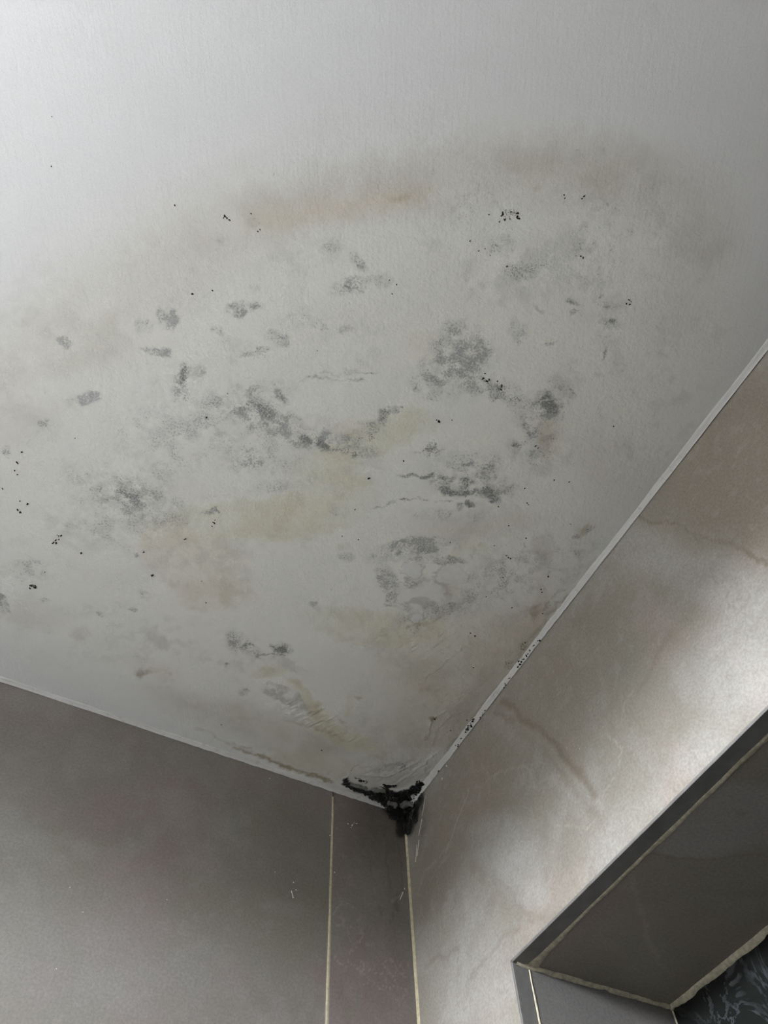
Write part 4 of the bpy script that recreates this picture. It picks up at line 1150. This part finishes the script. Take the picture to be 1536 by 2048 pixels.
rough = np.clip(region * .7 + .1, 0, 1)
mix(col, (.60, .57, .46), region * .5 * brk(.56, .68, fbm(X, Y, .02, 57, 4)) * np.clip(yel + org, 0, 1))
# relief: paint skins, wrinkles, ridges near the corner
hgt = (fbm(X, Y, .05, 61, 3) - .5) * .0016 * (.4 + region)
hgt += (fbm(X, Y, .007, 62, 3) - .5) * .0005 * (.3 + 1.2 * region)
hgt += flk * .0010
wr = S.blobs(C_WRK)
rid = np.abs(vnoise(X * math.cos(.5) + Y * math.sin(.5), (Y * math.cos(.5) - X * math.sin(.5)) * .35, .0045, 71) - .5) * 2
hgt += wr * (1 - rid) * .0017 * (.4 + n_sm)
hgt += S.strokes(C_RDG) * .0010
hgt += blk.clip(0, 1) * (fbm(X, Y, .006, 81, 3)) * .003
fineD = ((X > -.755) & (Y > -.985)).astype(float)
Z = H - hgt * fineD
V = np.stack([X.ravel(), Y.ravel(), Z.ravel()], -1)
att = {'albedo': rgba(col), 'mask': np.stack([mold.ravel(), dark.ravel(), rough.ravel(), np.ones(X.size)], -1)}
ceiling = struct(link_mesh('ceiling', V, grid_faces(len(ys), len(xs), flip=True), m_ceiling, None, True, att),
                 'white painted ceiling with a tan water stain and grey and black mould')
box_obj('ceiling_slab', [(ROOM_X - .2, .3, ROOM_Y - .2, .2, H + .01, H + .12)], m_plaster, ceiling)

# small black mould colonies standing proud of the paint
def lump_mesh(items, seed=5, seg=7):
    """items: centre, normal axis frame (t1, t2, n), radii -> irregular low domes"""
    rng = np.random.default_rng(seed)
    V = []; F = []
    for c, t1, t2, nn, ra, rb, hh in items:
        c, t1, t2, nn = map(np.array, (c, t1, t2, nn))
        b = len(V)
        k1 = 1 + .35 * rng.standard_normal(seg).clip(-1.5, 1.5)
        for lev, (sc, up) in enumerate(((1., -.15), (.72, .75))):
            for k in range(seg):
                a = 2 * math.pi * (k + .5 * lev) / seg
                V.append(c + t1 * ra * sc * k1[k] * math.cos(a) + t2 * rb * sc * k1[k] * math.sin(a) + nn * hh * up)
        V.append(c + nn * hh)
        for k in range(seg):
            q = (k + 1) % seg
            F.append((b + k, b + q, b + seg + q, b + seg + k))
            F.append((b + seg + k, b + seg + q, b + 2 * seg))
    return V, F
rng = np.random.default_rng(11)
items = []
for (x, y, r) in C_DOTS:
    n = 1 if r < .0016 else 4
    for k in range(n):
        a = rng.uniform(0, 6.28); d = 0 if n == 1 else rng.uniform(.2, .9) * r
        rr = r * (1 if n == 1 else rng.uniform(.3, .55))
        items.append(((x + d * math.cos(a), y + d * math.sin(a), H - .0004), (math.cos(a), math.sin(a), 0), (math.sin(a), -math.cos(a), 0), (0, 0, -1), rr, rr * .7, .0005))
V, F = lump_mesh(items)
o = link_mesh('mould_speck', V, F, m_mould, ceiling, True); o['kind'] = 'stuff'

# ------------------------------------------------------------------ walls: tiles laid on backing
def tile(name, axis, us, vs, colour_fn, mat, parent, hole=None, plane=0.0, thick=.009, seed=1, relief=None):
    """axis 'x': wall in the plane x=plane, (u,v)=(y,z). axis 'y': plane y=plane, (u,v)=(x,z). axis 'z': soffit z=plane, (u,v)=(x,y)"""
    if hole:
        u0, u1, v0, v1 = hole
        us = np.unique(np.concatenate([us[np.abs(us - u0) > .0012], [u0]])); us = us[np.abs(us - u1) > .0012]; us = np.unique(np.append(us, u1))
        vs = np.unique(np.concatenate([vs[np.abs(vs - v0) > .0012], [v0]])); vs = vs[np.abs(vs - v1) > .0012]; vs = np.unique(np.append(vs, v1))
    s = Sheet(us, vs, seed=seed)
    U, Vv = s.U, s.V
    c = colour_fn(s)
    keep = np.ones((len(vs) - 1, len(us) - 1), bool)
    if hole:
        cu = (us[:-1] + us[1:]) / 2; cv = (vs[:-1] + vs[1:]) / 2
        keep = ~(((cu > u0) & (cu < u1))[None, :] & ((cv > v0) & (cv < v1))[:, None])
    rl = s.zero() if relief is None else relief(s)
    def place(u, v, d):
        if axis == 'x': return np.stack([plane + d, u, v], -1)
        if axis == 'y': return np.stack([u, plane + d, v], -1)
        return np.stack([u, v, plane + d], -1)
    P = place(U.ravel(), Vv.ravel(), -rl.ravel())
    F = grid_faces(len(vs), len(us), keep, flip=(axis != 'y'))
    a = rgba(c)
    # rims down to the backing
    def rim(idx):
        nonlocal P, a, F
        b = len(P)
        uu = U.ravel()[idx]; v2 = Vv.ravel()[idx]
        P = np.concatenate([P, place(uu, v2, np.full(len(idx), thick))]); a = np.concatenate([a, a[idx]])
        k = np.arange(len(idx) - 1)
        F = np.concatenate([F, np.stack([idx[k], idx[k + 1], b + k + 1, b + k], -1)])
    n = len(us); mrow = len(vs)
    rim(np.arange(n)); rim(np.arange(n) + (mrow - 1) * n)
    rim(np.arange(mrow) * n); rim(np.arange(mrow) * n + n - 1)
    if hole:
        iu0, iu1 = np.searchsorted(us, [u0 - 1e-9, u1 - 1e-9]); iv0, iv1 = np.searchsorted(vs, [v0 - 1e-9, v1 - 1e-9])
        rim(np.arange(iu0, iu1 + 1) + iv0 * n); rim(np.arange(iu0, iu1 + 1) + iv1 * n)
        rim(np.arange(iv0, iv1 + 1) * n + iu0); rim(np.arange(iv0, iv1 + 1) * n + iu1)
    return link_mesh(name, P, F, mat, parent, False, {'albedo': a})

NY, NZ, ND = -0.1731, 2.1084, 0.1840          # niche: near jamb at y=NY, soffit at z=NZ, depth ND
NYE, NZB = NY - .95, NZ - .36
JX = -0.1061                  # vertical tile joint on the left wall

def left_colour(s):
    U, V = s.U, s.V
    n1 = fbm(U, V, .13, 201, 4); n2 = fbm(U, V, .04, 205, 4); n3 = fbm(U, V, .009, 207, 3)
    c = [np.full_like(U, v) for v in (.162, .15, .135)]
    mix(c, (.18, .15, .142), brk(.45, .62, n1) * .7)
    mix(c, (.15, .146, .115), brk(.5, .7, fbm(U, V, .09, 209, 3)) * .6)
    mix(c, (.21, .20, .19), brk(.5, .75, n2) * .45)
    mix(c, (.23, .22, .21), brk(.55, .8, n3) * .25)
    mix(c, (.24, .235, .225), s.blobs(L_LGT) * .8)
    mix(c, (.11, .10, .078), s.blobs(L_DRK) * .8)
    return c
def narrow_colour(s):
    U, V = s.U, s.V
    c = left_colour(s)
    mix(c, (.16, .125, .115), .45 * brk(.4, .6, fbm(U, V * .4, .03, 221, 3)))
    r = np.abs(fbm(U, V, .022, 231, 4) - .5); band = s.blobs(L_VEIN)
    mix(c, (.27, .235, .22), (1 - sstep(0, .022, r)) * band * .75)
    mix(c, (.085, .078, .055), s.strokes(L_STK) * .6)
    mix(c, (.30, .285, .27), s.strokes(L_WHT) * .6)
    mix(c, (.02, .018, .015), np.clip(s.blobs(L_BLK) * (.85 + .5 * brk(.35, .6, fbm(U, V, .006, 241, 3))), 0, 1))
    return c
def right_colour(s):
    U, V = s.U, s.V
    n1 = fbm(U, V, .10, 301, 4); n2 = fbm(U, V, .035, 305, 4); n3 = fbm(U, V, .01, 307, 4)
    c = [np.full_like(U, v) for v in (.275, .258, .225)]
    mix(c, (0.259, 0.241, 0.209), brk(.45, .7, n1) * .6)
    mix(c, (0.360, 0.346, 0.324), brk(.5, .7, n2) * .5)
    mix(c, (0.338, 0.288, 0.259), brk(.55, .75, fbm(U, V, .05, 309, 4)) * .5)
    mix(c, (0.216, 0.184, 0.148), s.blobs(R_DRK) * .85)
    mix(c, (0.432, 0.425, 0.407), s.blobs(R_LGT) * .8)
    mix(c, (0.245, 0.223, 0.202), brk(.52, .72, n3) * .22)
    mix(c, (0.396, 0.385, 0.367), brk(.55, .78, fbm(U, V, .008, 315, 3)) * .18)
    rn = np.abs(fbm(U, V, .05, 321, 5) - .5); mix(c, (.19, .155, .12), (1 - sstep(0, .012, rn)) * .35 * brk(.45, .65, n2))
    rn = np.abs(fbm(U, V, .03, 331, 5) - .5); mix(c, (.42, .41, .38), (1 - sstep(0, .010, rn)) * .4 * brk(.5, .7, n1))
    mix(c, (.24, .215, .18), brk(.5, .8, fbm(U, V, .004, 333, 2)) * .25)
    mix(c, (0.16, 0.13, 0.095), s.strokes(R_VD) * .75)
    mix(c, (0.446, 0.425, 0.389), s.strokes(R_VL) * .75)
    mix(c, (0.014, 0.013, 0.011), np.clip(s.blobs(R_BLK) * (.8 + .5 * brk(.35, .6, fbm(U, V, .006, 341, 3))), 0, 1))
    return c

wall_left = struct(box_obj('wall_left', [(ROOM_X - .2, .3, .009, .16, 0, H + .05)], m_plaster),
                   'darker taupe tiled wall left of the corner')
zz = spaced(1.2, H, 1.93, H, .0022, .1)
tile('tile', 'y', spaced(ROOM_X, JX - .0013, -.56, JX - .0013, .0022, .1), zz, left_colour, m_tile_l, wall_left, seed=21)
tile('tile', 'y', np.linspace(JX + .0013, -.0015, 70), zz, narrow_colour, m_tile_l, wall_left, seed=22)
zl = np.linspace(0, 1.197, 5)
tile('tile', 'y', np.linspace(ROOM_X, JX - .0013, 5), zl, left_colour, m_tile_l, wall_left, seed=23)
tile('tile', 'y', np.linspace(JX + .0013, -.0015, 5), zl, left_colour, m_tile_l, wall_left, seed=24)

wall_right = struct(box_obj('wall_right', [
    (.009, .3, ROOM_Y - .2, .16, NZ + .009, H + .05), (.009, .3, ROOM_Y - .2, .16, 0, NZB - .009),
    (.009, .3, NY + .009, .16, NZB - .009, NZ + .009), (.009, .3, ROOM_Y - .2, NYE - .009, NZB - .009, NZ + .009),
    (ND + .009, .3, NYE - .009, NY + .009, NZB - .009, NZ + .009)], m_plaster),
    'lighter beige marbled wall right of the corner, holding the niche')
tile('tile', 'x', spaced(-1.2, -.0015, -.80, -.0015, .0022, .1), zz, right_colour, m_tile_r, wall_right,
     hole=(NYE, NY, NZB, NZ), seed=31)
tile('tile', 'x', np.linspace(ROOM_Y, -1.203, 6), np.linspace(1.2, H, 5), right_colour, m_tile_r, wall_right, seed=32)
tile('tile', 'x', np.linspace(-1.2, -.0015, 6), zl, right_colour, m_tile_r, wall_right, seed=33)
tile('tile', 'x', np.linspace(ROOM_Y, -1.203, 6), zl, right_colour, m_tile_r, wall_right, seed=34)

# ribbons: grout and sealant beads, domed, with uneven edges
def ribbon(name, p0, p1, wdir, ndir, wfn, hfn, mat, parent, n=200, cross=6, off=0.0):
    p0, p1, wdir, ndir = map(lambda q: np.array(q, float), (p0, p1, wdir, ndir))
    t = np.linspace(0, 1, n); L = np.linalg.norm(p1 - p0)
    w0, w1 = wfn(t, L); h = hfn(t, L)
    V = []
    for k in range(n):
        c = p0 + (p1 - p0) * t[k]
        for q in range(cross + 1):
            s = q / cross
            V.append(c + wdir * (w0[k] * (1 - s) + w1[k] * s) + ndir * (off + h[k] * (math.sin(math.pi * s) ** .6 if 0 < s < 1 else -.15)))
    f = grid_faces(n, cross + 1)
    return link_mesh(name, np.array(V), f, mat, parent, True)
def rag(t, L, sc, seed):
    return fbm(t * L, t * 0, sc, seed, 3) - .5

# wall joints
ribbon('grout_line', (JX, 0, H - .012), (JX, 0, 1.2), (1, 0, 0), (0, -1, 0),
       lambda t, L: (-.0014 - .0012 * rag(t, L, .02, 1), .0014 + .0012 * rag(t, L, .02, 2)), lambda t, L: .0003 + 0 * t, m_grout, wall_left, 500)
ribbon('grout_line', (0, -.0002, H - .035), (0, -.0002, 1.2), (1, -1, 0), (-1, -1, 0),
       lambda t, L: (-.0022 - .0016 * np.minimum(1, t * 5) - .0012 * rag(t, L, .02, 3), .0022 + .0016 * np.minimum(1, t * 5) + .0012 * rag(t, L, .02, 4)),
       lambda t, L: .0012 + 0 * t, m_grout, wall_left, 500)

# sealant fillets between ceiling and walls
def fillet(name, axis, length, afn, bfn, label, seed):
    n = 520; t = np.linspace(0, 1, n) ** 1.15 * length
    a = afn(t); b = bfn(t); cr = 7
    V = []
    for k in range(n):
        for q in range(cr + 1):
            s = q / cr
            d = a[k] * (1 - s) ** 1.35; z = b[k] * s ** 1.35        # concave cove
            if q == 0: z = -.0012
            lift = .0009
            P = (-t[k], -d - lift * s, H - z - lift) if axis == 'x' else (-d - lift * s, -t[k], H - z - lift)
            V.append(P)
    f = grid_faces(n, cr + 1, flip=(axis == 'x'))
    o = link_mesh(name, np.array(V), f, m_caulk_dirty_shaded if axis == 'x' else m_caulk, None, True)
    return struct(o, label)
nz = lambda t, sc, sd: fbm(t, t * 0 + .3, sc, sd, 3) - .5
bead_l = fillet('trim_1', 'x', 1.5,
    lambda t: .0045 + .0025 * nz(t, .05, 401) + .0015 * np.exp(-t / .15) + .0025 * nz(t, .008, 402),
    lambda t: .0036 + .0016 * nz(t, .08, 403) + .0012 * np.exp(-t / .15) + .002 * nz(t, .006, 404) * (t < .3),
    'thin white sealant bead where the ceiling meets the left wall', 1)
bead_r = fillet('trim_2', 'y', 1.9,
    lambda t: .0058 + .0022 * nz(t, .06, 411) + .003 * nz(t, .010, 412) * (t < .4) + .005 * np.exp(-t / .10),
    lambda t: .0032 + .0012 * nz(t, .08, 413) + .0015 * np.exp(-t / .15) + .0022 * nz(t, .006, 414) * (t < .4),
    'thicker white sealant bead where the ceiling meets the right wall', 2)

# mould spots on the right bead
items = []
for (y, d, z, r) in BEAD_DOTS:
    for k in range(3):
        items.append(((d + rng.normal() * r * .4 - .002, y + rng.normal() * r * .8, H + z + rng.normal() * r * .5), (0, 1, 0), (.7, 0, -.7), (-.7, 0, -.7), r * rng.uniform(.4, .8), r * rng.uniform(.3, .6), .0012))
V, F = lump_mesh(items, 8)
o = link_mesh('mould_speck', V, F, m_mould, bead_r, True); o['kind'] = 'stuff'

# ------------------------------------------------------------------ corner mould
patch = empty('mould_patch', (0, 0, H))
patch['label'] = 'wet black mould patch filling the corner where ceiling and both walls meet'
patch['category'] = 'mould'
patch.matrix_world = Matrix.Translation((0, 0, H))
def rel(V):
    return [tuple(np.array(v) - np.array((0, 0, H))) for v in V]
items = []
rg = np.random.default_rng(77)
def lay(pts, wd, hh, dens, plane):
    for p, q in zip(pts[:-1], pts[1:]):
        L = math.hypot(q[0] - p[0], q[1] - p[1]); n = max(2, int(L * dens))
        for k in range(n):
            t = rg.uniform(); w = wd * rg.normal() * .42
            u = p[0] + (q[0] - p[0]) * t - (q[1] - p[1]) / L * w
            v = p[1] + (q[1] - p[1]) * t + (q[0] - p[0]) / L * w
            r = rg.uniform(.0009, .0026) * (1 if abs(w) < wd * .4 else .7)
            a = rg.uniform(0, 3.14); ca, sa = math.cos(a), math.sin(a)
            el = rg.uniform(.5, 1.)
            h = hh * rg.uniform(.5, 1.1)
            if plane == 'C': items.append(((u, v, H - .0008), (ca, sa, 0), (sa, -ca, 0), (0, 0, -1), r, r * el, h))
            elif plane == 'L': items.append(((u, -.0003, v), (ca, 0, sa), (sa, 0, -ca), (0, -1, 0), r, r * el, h))
            elif plane == 'R': items.append(((-.0003, u, v), (0, ca, sa), (0, sa, -ca), (-1, 0, 0), r, r * el, h))
            elif plane == 'B': items.append(((u, -.004, H - .005 + v), (1, 0, 0), (0, .7, -.7), (0, -.7, -.7), r, r * el, h))
for pts, wd, hh, dens, plane in MOULD:
    lay(pts, wd, hh, dens, plane)
# and over the sealant beads next to the corner
for k in range(330):
    d = rg.uniform(0, 1) ** 1.3; left = rg.uniform() < .62
    d *= .038 if left else .020
    s = rg.uniform(0, 1)
    if d > .028 and s > .55: continue
    q = -.0062 * (1 - s) - .0012; z = -.0050 * s - .0016
    r = rg.uniform(.0012, .0030) * (1 if d < .03 else .6)
    c = (-d, q, H + z) if left else (q, -d, H + z)
    t1 = (1, 0, 0) if left else (0, 1, 0); nn = (0, -.7, -.7) if left else (-.7, 0, -.7); t2 = (0, .7, -.7) if left else (.7, 0, -.7)
    items.append((c, t1, t2, nn, r, r * .7, .0018))
V, F = lump_mesh(items, 9, 8)
o = link_mesh('mould_growth', rel(V), F, m_mould, patch, True); o['kind'] = 'stuff'
# curled flakes of paint hanging in the mould
def flake(cx, cy, lx, ly, ang, curl, drop, seed):
    r2 = np.random.default_rng(seed); n = 9; m = 5; V = []
    edge0 = 1 + .35 * r2.standard_normal(n); edge1 = 1 + .25 * r2.standard_normal(n)
    for i in range(n):
        for j in range(m):
            u = (i / (n - 1) - .5) * lx; s = j / (m - 1)
            v = (-.5 * edge0[i] * (1 - s) + .5 * edge1[i] * s) * ly
            env = math.sqrt(max(.15, 1 - (2 * i / (n - 1) - 1) ** 2 * .85))
            v *= env
            z = -drop - curl * (s ** 1.8) * (.6 + .4 * math.sin(i * 1.3 + seed)) - .0006 * math.sin(i * 2.1 + seed)
            V.append((cx + u * math.cos(ang) - v * math.sin(ang), cy + u * math.sin(ang) + v * math.cos(ang), H + z))
    o = link_mesh('paint_flake', np.array(rel(V)), grid_faces(n, m), m_flake, patch, True)
    so = o.modifiers.new('thickness', 'SOLIDIFY'); so.thickness = .0005
    return o
for k, fl in enumerate(FLAKES): flake(*fl, seed=k + 3)

# white drips and splashes of paint on the tiles
def drips(name, axis, rows, parent):
    V = []; F = []
    it = []
    for u0, v0, u1, v1, r in rows:
        L = math.hypot(u1 - u0, v1 - v0); n = max(1, int(L / (r * 1.3)))
        for k in range(n + 1):
            t = k / max(1, n); u = u0 + (u1 - u0) * t + rg.normal() * r * .15; v = v0 + (v1 - v0) * t
            rr = r * (1 if L < 1e-6 else rg.uniform(.75, 1.1))
            if axis == 'y': it.append(((u, -.0002, v), (1, 0, 0), (0, 0, 1), (0, -1, 0), rr, rr, .0005))
            else: it.append(((-.0002, u, v), (0, 1, 0), (0, 0, 1), (-1, 0, 0), rr, rr, .0005))
    V, F = lump_mesh(it, 12, 6)
    o = link_mesh(name, V, F, m_drip, parent, True); o['kind'] = 'stuff'
drips('paint_splash', 'y', L_DRIP, wall_left)
drips('paint_splash', 'x', R_DRIP, wall_right)

# ------------------------------------------------------------------ niche
niche = empty('wall_niche', (0, NY, NZ))
niche['label'] = 'niche sunk into the right wall with grey metal edging, taupe soffit and black marble back'
niche['category'] = 'niche'
bpy.context.view_layer.update()
def to_niche(o):
    o.data.transform(Matrix.Translation((0, -NY, -NZ)))
    o.parent = niche
    return o
def soffit_colour(s):
    U, V = s.U, s.V
    n1 = fbm(U, V, .08, 501, 3); n2 = fbm(U, V, .02, 503, 4)
    c = [np.full_like(U, v) for v in (.30, .27, .225)]
    mix(c, (.32, .265, .24), brk(.45, .65, n1) * .7)
    mix(c, (.38, .36, .35), s.blobs(S_LGT) * .8)
    mix(c, (.35, .32, .29), brk(.55, .75, n2) * .3)
    mix(c, (.21, .18, .14), s.strokes(S_VD) * .6)
    mix(c, (.52, .46, .43), s.strokes(S_VL) * .7)
    return c
def jamb_colour(s):
    U, V = s.U, s.V
    c = [np.full_like(U, v) for v in (.185, .18, .172)]
    mix(c, (.26, .255, .245), brk(.5, .7, fbm(U, V, .03, 601, 4)) * .5)
    return c
TW = .0165
tile_s = to_niche(tile('soffit_tile', 'z', np.linspace(TW, ND, 80), spaced(NYE, NY, -.60, NY, .0022, .06), soffit_colour, m_tile_l, None, plane=NZ, seed=41))
tile_j = to_niche(tile('jamb_tile', 'y', np.linspace(TW, ND, 80), np.linspace(NZB, NZ, 140), jamb_colour, m_jamb, None, plane=NY, seed=42))
tile_j['label'] = 'glossy grey side tile of the niche'
to_niche(tile('jamb_tile', 'y', np.linspace(TW, ND, 8), np.linspace(NZB, NZ, 8), jamb_colour, m_jamb, None, plane=NYE - .009, seed=43))
to_niche(box_obj('back_tile', [(ND, ND + .009, NYE, NY, NZB, NZ)], m_marble, None))['label'] = 'black marble back tile with white veins'
to_niche(box_obj('sill_tile', [(.0, ND, NYE, NY, NZB - .009, NZB)], m_tile_l, None))
to_niche(box_obj('edge_trim', [(-.0012, TW - .001, NYE, NY + .0, NZ - .0004, NZ + .0016), (-.0014, .0002, NYE, NY + .0018, NZ, NZ + .0022)], m_trim, None, .0003))
to_niche(box_obj('edge_trim', [(-.0012, TW - .001, NY - .0004, NY + .0016, NZB, NZ), (-.0014, .0002, NY, NY + .0022, NZB, NZ + .0018)], m_trim, None, .0003))
to_niche(box_obj('edge_trim', [(-.0012, TW - .001, NYE - .0016, NYE + .0004, NZB, NZ), (-.0014, .0002, NYE - .0022, NYE, NZB, NZ)], m_trim, None, .0003))
k = TW
to_niche(ribbon('grout_line', (k, NY - .001, NZ), (k, NYE, NZ), (1, 0, 0), (0, 0, -1),
    lambda t, L: (-.0016 + .0045 * rag(t, L, .035, 5) - .002 * np.exp(-t * L / .01), .0036 + .007 * rag(t, L, .03, 6) + .007 * np.exp(-t * L / .025)),
    lambda t, L: .0009 + 0 * t, m_grout_n, None, 500))
to_niche(ribbon('grout_line', (.002, NY, NZ), (ND, NY, NZ), (0, .7, -.7), (0, -.7, -.7),
    lambda t, L: (-.0032 - .006 * rag(t, L, .012, 7), .0026 + .006 * rag(t, L, .012, 8)), lambda t, L: .0012 + 0 * t, m_grout_n, None, 220, off=.0018))
to_niche(ribbon('grout_line', (ND, NY, NZ), (ND, NYE, NZ), (.7, 0, -.7), (-.7, 0, -.7),
    lambda t, L: (-.0045 - .002 * rag(t, L, .05, 9), .0052 + .014 * rag(t, L, .018, 10)), lambda t, L: .0014 + 0 * t, m_grout_n, None, 500, off=.0024))
def vertical_grout(x, y, dx, dy, wa, wb, seed):
    return to_niche(ribbon('grout_line', (x, y, NZ), (x, y, NZB), (dx, dy, 0), (0 if dy == 0 else -.7, -1 if dy == 0 else -.7, 0),
        lambda t, L: (-wa + .001 * rag(t, L, .02, seed), wb + .003 * rag(t, L, .02, seed + 1)), lambda t, L: .0008 + 0 * t, m_grout_n, None, 200))
vertical_grout(TW, NY, 1, 0, .0004, .0018, 13)
vertical_grout(ND, NY, .7, -.7, .004, .004, 15)

# ------------------------------------------------------------------ the rest of the room
struct(box_obj('floor', [(ROOM_X - .2, .3, ROOM_Y - .2, .16, -.1, 0)], m_floor))
struct(box_obj('wall_back', [(ROOM_X - .2, .3, ROOM_Y - .2, ROOM_Y, 0, H + .05)], m_taupe))
struct(box_obj('wall_window', [(ROOM_X - .2, ROOM_X, ROOM_Y, WIN_Y0, 0, H + .05), (ROOM_X - .2, ROOM_X, WIN_Y1, .16, 0, H + .05),
    (ROOM_X - .2, ROOM_X, WIN_Y0, WIN_Y1, 0, WIN_Z0), (ROOM_X - .2, ROOM_X, WIN_Y0, WIN_Y1, WIN_Z1, H + .05)], m_taupe))
struct(box_obj('bounce_ledge', [(ROOM_X, ROOM_X + .38, -1.15, -.38, WIN_Z0 - .05, WIN_Z0 - .01)], m_bounce), 'deep white ledge added under the window to bounce light onto the ceiling')  # unseen ledge, added to throw window light up at the ceiling
win = struct(box_obj('window_1', [(ROOM_X - .09, ROOM_X - .03, WIN_Y0, WIN_Y0 + .05, WIN_Z0, WIN_Z1), (ROOM_X - .09, ROOM_X - .03, WIN_Y1 - .05, WIN_Y1, WIN_Z0, WIN_Z1),
    (ROOM_X - .09, ROOM_X - .03, WIN_Y0 + .05, WIN_Y1 - .05, WIN_Z0, WIN_Z0 + .05), (ROOM_X - .09, ROOM_X - .03, WIN_Y0 + .05, WIN_Y1 - .05, WIN_Z1 - .04, WIN_Z1)], m_frame))
g = Mat('clear_glass')
tr = g.n.new('ShaderNodeBsdfTransparent'); gl = g.n.new('ShaderNodeBsdfGlossy'); mx = g.n.new('ShaderNodeMixShader')
gl.inputs['Roughness'].default_value = .02; mx.inputs[0].default_value = .06
g.lk(tr.outputs[0], mx.inputs[1]); g.lk(gl.outputs[0], mx.inputs[2]); g.lk(mx.outputs[0], g.n['Material Output'].inputs[0])
box_obj('pane', [(ROOM_X - .064, ROOM_X - .058, WIN_Y0 + .05, WIN_Y1 - .05, WIN_Z0 + .05, WIN_Z1 - .04)], g.m, win)
